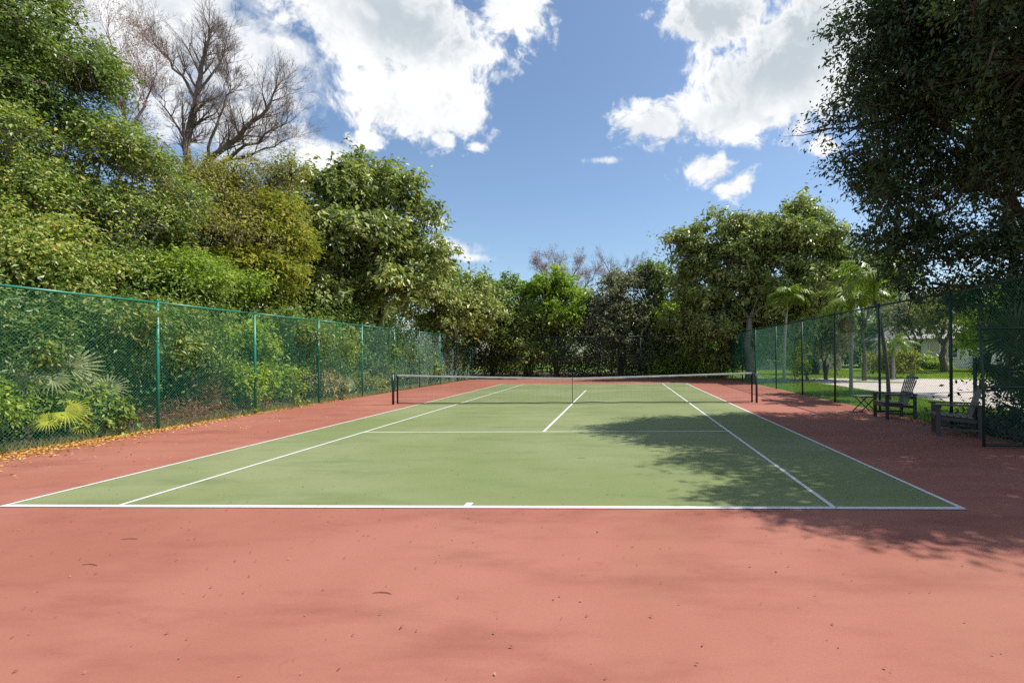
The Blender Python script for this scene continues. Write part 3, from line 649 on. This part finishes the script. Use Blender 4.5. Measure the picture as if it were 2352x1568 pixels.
ptree('broadleaf_tree', 'tall spreading green tree beyond the right end of the far fence', 1722, 860, 26.8,
      [(1610, 560, 62, 45, 28.5), (1690, 525, 60, 38, 28.5), (1745, 530, 55, 40, 28.2), (1850, 510, 42, 48, 27.5), (1800, 570, 75, 55, 27), (1700, 600, 95, 60, 28), (1610, 640, 65, 50, 29), (1880, 580, 60, 60, 26.5), (1830, 660, 80, 45, 25.5), (1700, 690, 100, 50, 28.5), (1590, 600, 40, 34, 29), (1620, 720, 60, 40, 29.5), (1780, 720, 80, 36, 28.5), (1650, 755, 75, 30, 28.6), (1570, 745, 45, 30, 29.5), (1740, 770, 60, 24, 28.8), (1840, 745, 60, 30, 27), (1690, 800, 60, 24, 29.5), (1600, 790, 40, 24, 30), (1900, 690, 50, 40, 26), (1650, 830, 60, 22, 29.8), (1760, 800, 50, 24, 29.2), (1860, 790, 40, 26, 28.5)], 112000, .22, .10, 'broad', bark='barkpale', tr=.24, cr_=.52, per=22, tint=(.5, .28), trunks=2, fork_z=4.0, limb=.42)
ptree('broadleaf_tree', 'dull green feathery tree above the palms by the right fence', 1985, 880, 26,
      [(1960, 600, 55, 40, 26), (2020, 625, 50, 36, 26), (1930, 650, 50, 40, 27), (1990, 665, 60, 30, 26)], 15000, .16, .07, 'deep', tr=.12, cr_=.42, per=22, tint=(.45, .28))
for (x, y, Y, lab, lm) in ((1560, 850, 32.4, 'small reddish-trunked shrub tree by the bright gap behind the back fence', 'deep'),):
    ptree('shrub', lab, x, y, Y, [(1555, 770, 34, 24, 32.6), (1600, 780, 36, 22, 32.6)], 5000, .18, .09, lm, bark='barkred', tr=.10, cr_=.45, per=18, cat='shrub', trunks=2)

# --- big dark tree on the right
fb = pxblobs([(2040, 130, 110, 105, 7.4), (1980, 290, 80, 75, 7.6), (2130, 40, 120, 110, 6.8), (2110, 270, 110, 100, 7.2), (2010, 430, 82, 78, 7.6), (2120, 460, 110, 90, 7.2),
              (2070, 560, 90, 50, 7.4), (2240, 430, 110, 100, 6.6), (2220, 130, 110, 90, 6.6), (2330, 60, 120, 110, 5.9), (2390, 420, 110, 140, 6.2), (2180, 560, 90, 60, 6.9), (2290, 570, 90, 60, 6.4), (2400, 620, 90, 90, 6), (2420, 230, 80, 110, 5.6)])
fb += [((11.9, 3.0, 8.4), 2.1), ((12.8, 5.6, 10.8), 2.4), ((10.8, 6.6, 10.8), 2.0), ((14, 7.5, 9), 3.0), ((14.5, 3.5, 8.0), 2.6), ((9.4, 7.0, 9.6), 1.7), ((11.6, 2.0, 6.2), 1.5), ((10.2, 4.8, 7.6), 1.8), ((10.4, 8.2, 8.0), 2.0), ((10.0, .95, 8.4), 1.3), ((9.3, 1.75, 7.6), 1.15), ((11.4, .75, 8.4), 1.5)]
fb += pxblobs([(2140, 650, 55, 30, 7.2), (2250, 665, 70, 34, 6.8), (2340, 720, 50, 60, 6.4), (2190, 700, 36, 18, 7)])
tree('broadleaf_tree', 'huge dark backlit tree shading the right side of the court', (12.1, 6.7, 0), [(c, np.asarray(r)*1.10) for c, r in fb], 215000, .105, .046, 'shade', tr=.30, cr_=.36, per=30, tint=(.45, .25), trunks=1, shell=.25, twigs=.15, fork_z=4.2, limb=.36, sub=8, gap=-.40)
ptree('broadleaf_tree', 'sunlit green tree glimpsed through the gap in the huge dark tree', 2330, 880, 17,
      [(2270, 240, 70, 45, 17), (2340, 250, 60, 60, 16.5), (2300, 330, 70, 50, 17), (2390, 330, 80, 80, 16)], 16000, .15, .07, 'lime', tr=.2, cr_=.5, per=20)

# --- across the road
ptree('street_tree', 'slim dark-trunked tree on the lawn in front of the white house', 2104, 850, 42.5, [(2100, 730, 45, 34, 42.5), (2140, 715, 40, 28, 42.5), (2075, 755, 30, 22, 42)], 7000, .24, .11, 'grey', tr=.20, cr_=.6, per=18)
ptree('street_tree', 'brown-trunked lawn tree nearer the tall dark fence post', 2166, 850, 37.4, [(2165, 710, 50, 34, 37.4), (2200, 690, 40, 30, 37.4), (2140, 740, 30, 20, 37)], 7000, .22, .10, 'olive', tr=.24, cr_=.6, per=18, tint=(.35, .2))
ptree('street_tree', 'dark-trunked tree beside the beige house seen through the right fence', 1873, 860, 36, [(1870, 760, 50, 30, 36), (1910, 750, 40, 30, 36), (1840, 775, 36, 24, 36)], 7000, .22, .10, 'deep', tr=.26, cr_=.6, per=18)
ptree('street_tree', 'yellow-green tree behind the gate at the right edge of the road', 2260, 850, 40, [(2240, 740, 55, 45, 40), (2290, 720, 60, 50, 40), (2330, 770, 60, 45, 38), (2220, 790, 30, 30, 40)], 13000, .26, .13, 'lime', tr=.2, cr_=.7, per=18, tint=(.3, .25))
ptree('street_tree', 'multi-stemmed thicket tree between the palms and the road', 1897, 870, 27.5, [(1890, 770, 34, 36, 27.5), (1915, 800, 30, 34, 27), (1875, 740, 34, 28, 28)], 6000, .17, .08, 'grey', tr=.09, cr_=.45, per=18, trunks=4, tint=(.35, .2))
ptree('shrub', 'dark clipped ball shrub on two stems beside the road', 1852, 868, 27.0, [(1852, 846, 26, 24, 27)], 5000, .09, .05, 'shade', tr=.06, cr_=.25, per=20, trunks=2, cat='shrub', tint=(.3, .2))
ptree('shrub', 'lime green leafy sapling seen through the right fence', 1825, 870, 25.5, [(1822, 812, 18, 16, 25.5), (1830, 835, 22, 14, 25.5)], 1500, .18, .08, 'lime', tr=.03, cr_=.3, per=12, cat='shrub')
ptree('shrub', 'yellow-leaved ornamental bush with bright tips beside the road', 2050, 866, 28.5, [(2045, 830, 32, 28, 28.5), (2075, 835, 28, 26, 28.5), (2010, 840, 30, 24, 28.8)], 6500, .17, .07, 'gold', tr=.06, cr_=.4, per=18, cat='shrub', trunks=3, tint=(.35, .3))
ptree('shrub', 'bright green bush at the stairs of the white house', 2135, 850, 44.5, [(2133, 838, 16, 14, 44.5), (2155, 843, 18, 11, 44.5)], 2500, .2, .1, 'bright', tr=.05, cr_=.4, per=14, cat='shrub', zmin=0.02)
ptree('shrub', 'low grey-green bush left of the white house stairs', 2090, 850, 45, [(2085, 842, 22, 12, 45), (2065, 838, 18, 13, 45)], 2500, .2, .1, 'grey', tr=.05, cr_=.4, per=14, cat='shrub', zmin=0.02)
for i, (x, y, rx, ry, Y, lm) in enumerate(((2050, 730, 70, 60, 60, 'grey'), (2140, 750, 80, 50, 62, 'olive'), (2240, 800, 80, 50, 58, 'mid'), (1980, 790, 60, 60, 56, 'deep'), (1880, 800, 80, 50, 55, 'deep'), (1780, 810, 80, 50, 52, 'mid'), (1660, 800, 80, 50, 50, 'grey'), (2340, 790, 80, 70, 56, 'mid'))):
    labs = ('pale grey-green tree standing behind the white house roof', 'olive tree mass standing behind the house with stairs', 'green tree mass between the two white houses', 'dark tree mass behind the road palms', 'dark tree mass behind the beige house', 'green tree mass glimpsed low behind the right fence corner', 'pale tree mass glimpsed under the tall shading tree', 'green tree mass beyond the gate at the right edge')
    ptree('background_tree', labs[i], x, 850, Y, [(x, y, rx, ry, Y), (x-rx*.5, y+ry*.5, rx*.8, ry*.7, Y), (x+rx*.6, y+ry*.4, rx*.7, ry*.7, Y)], 9000, .34, .17, lm, tr=.3, cr_=.9, per=18, tint=(.45, .25))

# --- palms
def frond_mesh(L_=2.0, seed=0, droop=1.0, nl=26, ll=.46, mat='frond', wid=.056):
    rs = np.random.default_rng(seed); t = np.linspace(0, 1, nl)
    ang = math.radians(62)-t*1.0*droop*math.radians(128); ds = L_/(nl-1)
    x = np.cumsum(np.cos(ang))*ds; z = np.cumsum(np.sin(ang))*ds; P = np.c_[x, np.zeros(nl), z]
    mb = MB(); mb.tube(P[::4], np.linspace(.022, .005, len(P[::4])), 5)
    T = np.gradient(P, axis=0); T /= np.linalg.norm(T, axis=1)[:, None]; U = np.cross([0, 1, 0], T)*-1
    for sg in (-1, 1):
        for q in range(2):
            k = slice(5, None); Pk, Tk, Uk, tk = P[k], T[k], U[k], t[k]; n = len(Pk)
            l = ll*np.sin(np.clip(tk*1.05+.12, 0, 1)*math.pi)**.6*rs.uniform(.8, 1.15, n)
            d = np.array([0, sg, 0])*.85+Tk*(.45+.3*rs.random((n, 1)))+Uk*(.35-.55*q+rs.normal(0, .15, (n, 1))); d[:, 2] -= .45; d /= np.linalg.norm(d, axis=1)[:, None]
            b = Pk; m1 = b+d*l[:, None]*.5; d2 = d.copy(); d2[:, 2] -= .9; d2 /= np.linalg.norm(d2, axis=1)[:, None]; e = m1+d2*l[:, None]*.5
            s = np.cross(d, Uk); s /= np.linalg.norm(s, axis=1)[:, None]; w = wid
            V = np.stack([b-s*w*.3, b+s*w*.3, m1+s*w*.5, m1-s*w*.5, e+s*w*.12, e-s*w*.12], 1).reshape(-1, 3); i = np.arange(n)[:, None]*6
            Q = np.concatenate([i+[[0, 1, 2, 3]], i+[[3, 2, 4, 5]]]); a = np.tile(np.clip(rs.normal(.5, .25, n), 0, 1), 2); mb.add(V, q=Q, a=a)
    return mb.mesh('frond', LM[mat])
FR = [frond_mesh(2.0, 1, .95), frond_mesh(2.1, 2, 1.15), frond_mesh(1.9, 3, 1.35), frond_mesh(1.8, 4, .7)]
FDRY = frond_mesh(1.5, 8, 1.9, mat='dry', ll=.35)
def palm(label, base, h, lean=(0, 0), nf=13, sc=1.0, r=.09, mat='palmtrunk', dry=0, seed=0, group='palms in a line on the lawn'):
    rs = random.Random(seed); root = thing('palm_tree', label, 'palm', base, 0, group)
    P = [(lean[0]*t*t, lean[1]*t*t, -.1+(h+.1)*t) for t in np.linspace(0, 1, 10)]
    rad = [r*1.5, r*1.2]+[r*(1.05+.06*(i % 2)) for i in range(6)]+[r*.9, r*.8]
    MB().tube(P, rad, 12).build('trunk', M[mat], root, smooth=True)
    top = P[-1]
    MB().tube([(top[0], top[1], top[2]-.05), (top[0], top[1], top[2]+.35), (top[0], top[1], top[2]+.62)], [r*1.05, r*1.0, r*.35], 10).build('crown_shaft', LM['frond'], root, smooth=True)
    for i in range(nf):
        o = link(bpy.data.objects.new('frond', FR[rs.choice([0, 1, 1, 2]) if i > 2 else 3]), root); o.location = (top[0], top[1], top[2]+.40+.15*rs.random())
        o.rotation_euler = (rs.uniform(-.15, .15), rs.uniform(-.35, .35) if i > 2 else -.35, i*2.399+rs.uniform(-.2, .2)); s = sc*rs.uniform(.85, 1.15); o.scale = (s, s, s)
    for i in range(dry):
        o = link(bpy.data.objects.new('dry_frond', FDRY), root); o.location = (top[0], top[1], top[2]+.15); o.rotation_euler = (0, .5, i*2.1); s = sc*.8; o.scale = (s, s, s)
palm('slender pale-trunked palm behind the fence, farthest of the row', (11.2, 23.8, 0), 4.2, (.2, 0), 16, .98, .075, seed=3)
palm('pale-trunked palm with brown dead fronds beside the side table', (11.2, 15.3, 0), 3.0, (.05, 0), 17, 1.12, .068, dry=6, seed=5)
palm('leaning dark-trunked palm with arching fronds behind the chairs', (11.25, 12.5, 0), 3.6, (-.42, .1), 17, 1.16, .06, 'palmdark', seed=8)
palm('young bushy palm with bright fronds near the road', (19.3, 27.2, 0), 1.5, (0, 0), 12, .9, .10, seed=12, group='young palms by the road')
def fan_mesh(mat, R_=.62, seed=0, arc=300, n=26):
    rs = np.random.default_rng(seed); mb = MB(); V = []; Q = []; a_ = []
    for i in range(n):
        a = math.radians(-arc/2+arc*i/(n-1)); l = R_*(.78+.22*math.cos(a*.6))*rs.uniform(.9, 1.08); d = np.array([math.cos(a), math.sin(a), 0]); s = np.array([-d[1], d[0], 0])
        w = R_*.068; k = len(V); dr = rs.uniform(.05, .28)
        pts = [(0.02, .2, 0), (.45, 1.25, .05), (.75, .8, .0), (1.0, .12, -dr)]
        for f, ww, zz in pts:
            c = d*l*f+np.array([0, 0, zz*R_+.06*R_*f]); fold = .035*R_*ww
            V += [c-s*w*ww*.5, c+np.array([0, 0, fold]), c+s*w*ww*.5]
        tnt = float(np.clip(rs.normal(.5, .25), 0, 1))
        for q in range(3):
            b = k+q*3; Q += [(b, b+1, b+4, b+3), (b+1, b+2, b+5, b+4)]; a_ += [tnt, tnt]
    mb.add(V, q=Q, a=np.array(a_)); return mb.mesh('fan_leaf', LM[mat])
FAN = {'fan': fan_mesh('fan', .62, 1), 'fanlime': fan_mesh('fanlime', .62, 2, 260), 'shade': fan_mesh('shade', .75, 3, 240, 30)}
def atX(x, y, X):
    d = ray(x, y); return CAM+d*((X-CAM[0])/d[0])
def fanpalm(label, base, leaves, kind='fan', group='fan palms behind the left fence'):
    """leaves: (centre, direction the fan points, direction its face looks, scale)"""
    base = np.asarray(base, float); root = thing('fan_palm', label, 'palm', base, 0, group)
    for c, up, nrm, s_ in leaves:
        c = np.asarray(c, float)-base; z = np.asarray(nrm, float); z /= np.linalg.norm(z); x = np.asarray(up, float); x = x-z*(x@z); x /= np.linalg.norm(x); y = np.cross(z, x)
        MB().tube(wig((0, 0, 0), c, 5, .12), [.014, .012, .010, .009, .008], 5).build('stalk', M['bark'], root, smooth=True)
        o = link(bpy.data.objects.new('fan_leaf', FAN[kind]), root)
        mm = Matrix([[x[i]*s_, y[i]*s_, z[i]*s_, c[i]] for i in range(3)]+[[0, 0, 0, 1]]); o.matrix_basis = mm
tc_ = np.array([.75, -.62, .25])
fanpalm('large silvery fan palm standing upright behind the nearest fence bay', (-10.45, 3.75, 0),
  [(atX(158, 845, -10.0), (.1, .1, 1), tc_, 1.05), (atX(120, 872, -9.9), (.2, -.3, -.9), tc_+[0, 0, .5], .62), (atX(245, 893, -9.95), (.35, .5, .6), tc_, .70), (atX(60, 880, -9.95), (-.2, -.5, .35), tc_+[0, 0, .4], .66), (atX(20, 860, -10.1), (-.3, -.6, .6), tc_, .6), (atX(190, 880, -9.9), (.5, .4, -.7), tc_+[0, 0, .6], .55)], 'fan')
fanpalm('yellow-green fan palm low against the left fence wire', (-9.95, 3.4, 0),
  [(atX(150, 945, -9.68), (.5, .5, -.55), tc_+[0, 0, .5], .72), (atX(185, 975, -9.75), (.6, .6, -.2), tc_+[0, 0, .8], .5), (atX(110, 965, -9.75), (-.2, -.7, -.4), tc_+[0, 0, .6], .5)], 'fanlime')
fanpalm('small pale fan palm behind the fourth bay of the left fence', (-10.3, 13.6, 0),
  [(atX(770, 870, -10.0), (.3, .2, .8), tc_, .8), (atX(800, 880, -9.9), (.5, .5, .3), tc_, .7), (atX(745, 885, -9.9), (-.4, -.4, .3), tc_+[0, 0, .4], .7)], 'fan')
tr_ = np.array([-.7, -.7, .1])
fanpalm('dark fan palm silhouetted beside the gate leaf', (10.2, 5.3, 0),
  [(atX(2335, 770, 9.75), (-.6, .3, .6), tr_, .95), (atX(2275, 835, 9.7), (-.6, .3, -.3), tr_+[0, 0, .6], .62), (atX(2360, 830, 9.7), (.4, -.3, .3), tr_, .8), (atX(2330, 870, 9.8), (-.3, .2, -.8), tr_+[0, 0, .4], .7)], 'shade', 'fan palms by the gate')

# --- shrubs behind the left fence
SH = [  # x, y (picture), rx, ry, Y, leaf material, label, leaf length
 ((60, 790, 100, 110, 3.6), 'deep', 'dark leafy shrub behind the fence at the left frame edge', .085, 9000),
 ((290, 770, 110, 90, 6.2), 'deep', 'dark green shrub behind the fence left of the first full post', .085, 10000),
 ((60, 930, 90, 50, 3.2), 'bright', 'bright green low shrub below the fan palm at the frame edge', .075, 6000),
 ((265, 945, 60, 45, 4.9), 'mid', 'low broad-leaved shrub against the fence near the first full post', .10, 4500),
 ((430, 790, 85, 80, 8.2), 'mid', 'feathery green shrub leaning right behind the second fence bay', .07, 11000),
 ((550, 790, 55, 50, 10.0), 'bright', 'yellow-green shrub just left of the second full post', .10, 5000),
 ((555, 880, 42, 46, 9.4), 'bright', 'small bright shrub low beside the second full post', .09, 3500),
 ((640, 850, 62, 52, 10.8), 'bright', 'rounded bright green shrub right of the second full post', .075, 8000),
 ((660, 770, 80, 50, 12), 'deep', 'dull green shrub filling the top of the third fence bay', .09, 8000),
 ((690, 920, 40, 26, 11.2), 'mid', 'low bluish-green plant at the foot of the third fence bay', .09, 2200),
 ((770, 800, 60, 60, 14.2), 'mid', 'green shrub behind the fourth bay of the left fence', .09, 7000),
 ((790, 890, 60, 34, 13.6), 'drygrass', 'pale weedy bush low behind the fourth fence bay', .11, 3500),
 ((880, 810, 55, 60, 17.8), 'deep', 'dark bush with pale glints beside the net post', .12, 6000),
 ((880, 895, 50, 26, 17.2), 'olive', 'low olive weeds along the fence left of the net', .10, 3000),
 ((985, 840, 55, 50, 23.0), 'deep', 'bush behind the fence just above the net band', .12, 5000),
 ((1060, 830, 30, 40, 28.0), 'grey', 'pale spiky bush in the far corner of the left fence', .16, 3000),
]
for (x, y, rx, ry, Y), lm, lab, ln, n in SH:
    c, r = pxblobs([(x, y, rx, ry, Y)])[0]
    c = c.copy(); c[0] = min(c[0], LX-.25-min(r[0], 1.0)*.75); c[2] = max(c[2], r[2]*.75)
    tree('shrub', lab, (c[0], c[1], 0), [(c, r), (c+[r[0]*.3, r[1]*.4, -r[2]*.45], r*.7), (c+[-r[0]*.4, -r[1]*.4, r[2]*.2], r*.7)], n, ln, ln*.48, lm, tr=.035, per=22, cr_=.24, trunks=3, zmin=.03, cat='shrub', group='shrubs behind the left fence', twigs=.5)
# dry brown stuff and dead sticks
def brush(label, x0, y0, n, sx, sy, h, lm):
    P = np.c_[rng.normal(x0, sx, n), rng.normal(y0, sy, n), np.abs(rng.normal(0, h, n))]; P[:, 0] = np.minimum(P[:, 0], LX-.06)
    root = thing('dry_brush', label, 'dead brush', (x0, y0, 0)); q = P-[x0, y0, 0]
    mb = MB(); k = n//3; d = unit(k)*[1, 1, .6]; d[:, 2] = np.abs(d[:, 2]); mb.sticks(q[:k], q[:k]+d*rng.uniform(.2, .7, (k, 1)), .005, .002, 3); mb.build('twigs', M['barkred'], root)['kind'] = 'stuff'
    mb = MB(); mb.leaves(q[k:], unit(n-k)+[0, 0, .3], unit(n-k), .10, .04, rng.random(n-k)); tag(mb.build('dead_leaves', LM[lm], root), kind='stuff')
brush('reddish-brown dead brush at the fence foot between the first two posts', -9.95, 7.1, 1500, .25, .75, .22, 'rust')
brush('upright rusty dead plant behind the second fence bay', -10.2, 8.5, 700, .15, .15, .6, 'rust')
brush('tangled pale dead sticks low behind the second full post', -9.9, 10.2, 700, .2, .8, .2, 'dry')
# uncountable vegetation
def mass(name, n, box, ln, lm, tint=(.4, .25), label=None, zpow=1.0, lumps=60, side=False):
    x0, x1, y0, y1, z0, z1 = box; C = np.c_[rng.uniform(x0, x1, lumps), rng.uniform(y0, y1, lumps), z0+(z1-z0)*rng.random(lumps)**zpow]
    if side: C = C[C[:, 0] > 2.45+.775*(C[:, 1]+5.475)]; lumps = len(C)
    idx = rng.integers(0, lumps, n); P = C[idx]+rng.normal(size=(n, 3))*[.55, .7, .45 if z1 > .5 else .22]; P[:, 2] = np.maximum(P[:, 2], .02); P[:, 0] = np.where((P[:, 0] > LX-.1) & (P[:, 0] < RX+.1) & (P[:, 1] < BY+.2), LX-.1-rng.random(n)*.6, P[:, 0])
    mb = MB(); s = rng.uniform(.7, 1.3, n); mb.leaves(P, rng.normal(size=(n, 3))*.7+[0, 0, .5], rng.normal(size=(n, 3))-[0, 0, .3], ln*s, ln*s*.5, np.clip(rng.normal(tint[0], tint[1], n)+rng.normal(0, .12, lumps)[idx], 0, 1))
    return tag(mb.build(name, LM[lm]), label, 'undergrowth', kind='stuff')
mass('undergrowth', 70000, (-15, -10.0, -2, 31, .1, 3.6), .11, 'deep', label='dense green undergrowth filling the wood behind the left fence', lumps=620)
mass('undergrowth', 34000, (-19, -13.5, 4, 34, 1.5, 7.5), .24, 'deep', (.3, .2), label='dark woodland foliage deep behind the left trees', lumps=260)
mass('undergrowth', 24000, (-32, -19, -8, 44, .2, 6.5), .55, 'deep', (.25, .2), label='shaded far woodland behind the left trees', lumps=420)
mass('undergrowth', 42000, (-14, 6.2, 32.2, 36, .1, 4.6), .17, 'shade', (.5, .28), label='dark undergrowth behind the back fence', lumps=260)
mass('undergrowth', 16000, (-16, 8, 37, 42, .5, 5.2), .30, 'deep', (.4, .25), label='distant woodland mass behind the far trees', lumps=120)
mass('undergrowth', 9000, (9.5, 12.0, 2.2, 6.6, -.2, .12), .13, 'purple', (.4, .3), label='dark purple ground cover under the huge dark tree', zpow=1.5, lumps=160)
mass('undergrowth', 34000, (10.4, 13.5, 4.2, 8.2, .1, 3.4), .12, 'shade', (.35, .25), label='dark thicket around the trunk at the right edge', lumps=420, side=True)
mass('undergrowth', 9000, (4.2, 9.8, 31.6, 33.8, .05, 1.5), .28, 'bright', (.55, .3), label='sunlit strappy bushes behind the right part of the back fence', lumps=60)
# trunks visible in the thicket behind the back fence
for i, (x, Y, h, t, mt_, lab) in enumerate(((1372, 32.6, 3.2, .05, 'bark', 'slender leaning stem behind the back fence, left of its middle post'), (1418, 32.9, 3.6, .07, 'barkpale', 'pale slender stem behind the back fence, right of its middle post'), (1455, 32.7, 3.2, .05, 'bark', 'thin dark stem in the thicket behind the back fence'), (1245, 32.6, 2.6, .04, 'barkpale', 'pale thin stem left in the thicket behind the back fence'))):
    X = at(x, 850, Y)[0]; r_ = thing('sapling', lab, 'sapling', (X, Y, 0)); MB().tube(wig((0, 0, -.1), (rng.normal(0, .35), 0, h), 7, .1), np.linspace(t, t*.5, 7), 7).build('stem', M[mt_], r_, smooth=True)
    mb = MB(); n = 260; P = np.array([0, 0, h])+rng.normal(0, .45, (n, 3)); mb.leaves(P, unit(n)+[0, 0, .5], unit(n), .17, .08, rng.random(n)); tag(mb.build('crown', LM['shade'], r_), kind='stuff')

def blades(name, n, polyfn, h, lm, label, tint=(.5, .25), w=.012, z=-.045):
    x, y = polyfn(n); n = len(x); a = rng.uniform(0, 6.28, n); hh = h*rng.uniform(.5, 1.3, n); ln = rng.normal(0, .45, (n, 2))*hh[:, None]
    b = np.c_[x, y, np.full(n, z)]; s = np.c_[np.cos(a), np.sin(a), np.zeros(n)]*w*.5; tp = b+np.c_[ln, hh]
    V = np.stack([b-s, b+s, tp], 1).reshape(-1, 3); mb = MB(); mb.add(V, t=np.arange(3*n).reshape(-1, 3), a=np.clip(rng.normal(tint[0], tint[1], n), 0, 1))
    return tag(mb.build(name, LM[lm]), label, 'grass', kind='stuff')
def box_fn(x0, x1, y0, y1):
    return lambda n: (rng.uniform(x0, x1, n), rng.uniform(y0, y1, n))
blades('grass', 90000, box_fn(9.24, 12.95, 6.5, 24.5), .085, 'grass', 'mown green grass between the right fence and the road', w=.016)
blades('grass', 50000, box_fn(12, 40, 28.5, 46), .10, 'grass', 'mown lawn across the road in front of the houses', (.8, .2), w=.05)
blades('grass', 16000, lambda n: (LX+.03-np.abs(rng.normal(0, .35, n)), rng.uniform(0, 31, n)), .22, 'drygrass', 'dry straw-coloured grass along the foot of the left fence', w=.010)
blades('grass', 9000, lambda n: (LX-.05-np.abs(rng.normal(0, .3, n)), rng.uniform(0, 31, n)), .18, 'grass', 'green weeds along the foot of the left fence', w=.014)
# fallen leaves
def litter(name, label, n, fn, ln, lm, z=.012, tint=(.55, .3)):
    x, y = fn(n); n = len(x); P = np.c_[x, y, z+rng.random(n)*.006]; nr = rng.normal(0, .35, (n, 3))+[0, 0, 1]; s = rng.uniform(.6, 1.4, n)
    mb = MB(); mb.leaves(P, nr, rng.normal(size=(n, 3))*[1, 1, .05], ln*s, ln*s*.5, np.clip(rng.normal(tint[0], tint[1], n), 0, 1), fold=.16, bend=.02)
    return tag(mb.build(name, LM[lm]), label, 'fallen leaves', kind='stuff')
def edge(n):
    y = np.abs(rng.normal(0, 1, n)); y = -1+rng.random(n)**1.25*17; w = np.interp(y, [-1, 3, 8, 16], [.75, .50, .17, .08])
    return LX-.05+np.abs(rng.normal(0, 1, n))*w-.12, y
litter('leaf_litter', 'drift of orange fallen leaves along the foot of the left fence', 14000, edge, .056, 'litter')
litter('leaf_litter', 'brown leaf litter on the ground behind the left fence', 9000, lambda n: (LX-rng.random(n)*2.5, rng.uniform(0, 28, n)), .09, 'dry', -.06)
litter('leaf_litter', 'scattered orange leaves on the red strip at the left', 420, lambda n: (-9.2+np.abs(rng.normal(0, 1.6, n)), rng.uniform(-1.5, 12, n)), .04, 'litter', .009)
litter('leaf_litter', 'scattered small dry leaves over the red and green court surface', 1500, lambda n: (rng.uniform(-8, 8, n), -4.2+rng.random(n)**1.6*12), .021, 'dry', .008, (.4, .3))
litter('leaf_litter', 'dry leaves gathered on the red edge by the chairs', 500, lambda n: (9.2-np.abs(rng.normal(0, .25, n)), rng.uniform(3.4, 8, n)), .055, 'dry', .012, (.5, .35))
for x, y, lab in ((298, 1238, 'curved twig lying on red surface below the left baseline'), (878, 1362, 'short twig lying on red surface at centre foreground'), (1335, 1052, 'dark twig lying on the green court behind the baseline'), (208, 1297, 'pale curled leaf stalk on the red surface at left')):
    d = ray(x, y); c = CAM+d*(-CAM[2]/d[2]); a = rng.uniform(-.4, .4)
    P = np.array([[-.07, 0, .004], [-.02, .010, .007], [.03, .004, .008], [.075, -.014, .004]])
    o = MB().tube(P, [.0022, .0035, .0035, .002], 6).build('fallen_twig', M['barkred'], None, (c[0], c[1], .0), a); tag(o, lab, 'twig')

# ------------------------------------------------------------------ houses across the road
def house(label, x0, x1, y0, y1, h, wall, openings, ridge=2.2, stairs=None):
    r = thing('house', label, 'house', (x0, y0, 0)); w, d = x1-x0, y1-y0
    MB().box((w/2, d/2, h/2-.1), (w, d, h+.2)).build('wall', M[wall], r)
    e = .45; V = [(-e, -e, h), (w+e, -e, h), (w+e, d+e, h), (-e, d+e, h), (w*.25, d/2, h+ridge), (w*.75, d/2, h+ridge), (-e, -e, h-.16), (w+e, -e, h-.16), (w+e, d+e, h-.16), (-e, d+e, h-.16)]
    MB().add(V, q=[(0, 1, 5, 4), (2, 3, 4, 5), (0, 6, 7, 1), (1, 7, 8, 2), (2, 8, 9, 3), (3, 9, 6, 0), (9, 8, 7, 6)], t=[(1, 2, 5), (3, 0, 4)]).build('roof', M['roof'], r)
    for kind, xc, zc, ww, hh in openings:
        o = MB().box((0, -.015, 0), (ww+.16, .05, hh+.16)).build(kind, M['trim'], r, (xc, -.02, zc))
        if kind == 'window':
            nx, nz = 2, 3
            for i in range(nx):
                for j in range(nz): MB().box(((i+.5)/nx*ww-ww/2, -.045, (j+.5)/nz*hh-hh/2), (ww/nx-.05, .02, hh/nz-.05)).build('pane', M['glass'], o)
            MB().box((0, -.06, -hh/2-.11), (ww+.24, .12, .06)).build('sill', M['trim'], o)
        else:
            MB().box((0, -.05, 0), (ww-.1, .03, hh-.1)).build('door_panel', M['wallb'], o); MB().box((ww*.35, -.08, 0), (.05, .05, .12)).build('handle', M['steel'], o)
    if stairs:
        xs, n = stairs
        for i in range(n): MB().box((xs, -.25-i*.3, (n-i)*.09), (1.3, .3, (n-i)*.18)).build('stair_step', M['trim'], r)
        for sx in (-.62, .62): MB().bar((xs+sx, -.1, n*.18+.9), (xs+sx, -.1-n*.3, .9), .06, .08).bar((xs+sx, -.1-n*.3, 0), (xs+sx, -.1-n*.3, .95), .08, .08, (1, 0, 0)).build('stair_rail', M['trim'], r)
house('white house with a dark sash window and white front stairs across the road', 30.4, 40, 46.5, 55, 3.1, 'wallw', [('window', 1.7, 1.75, .75, 1.35), ('window', 5.2, 1.75, .9, 1.2), ('door', 3.4, 1.6, 1.0, 2.1)], 2.0, (2.6, 5))
house('white house partly hidden behind the gate at the right', 40.5, 50, 47, 56, 3.6, 'wallw', [('window', 1.6, 2.1, .9, 1.1), ('window', 5, 2.1, .9, 1.1)], 2.6)
house('beige house glimpsed through the right fence between trunks', 16, 25.5, 49, 57, 3.0, 'wallb', [('window', 2, 1.6, 1.0, 1.1), ('window', 7, 1.6, 1.0, 1.1)], 1.8)
house('pale house glimpsed behind the back fence under the tall tree', 4.0, 14, 52, 60, 3.0, 'wallb', [('window', 3, 1.6, 1.0, 1.1), ('door', 6, 1.1, 1.0, 2.1)], 1.8)
print('branches', NB, 'tris', sum(sum(len(pp.vertices)-2 for pp in me.polygons) if len(me.polygons) < 2000 else (len(me.loops)-2*len(me.polygons)) for me in bpy.data.meshes))
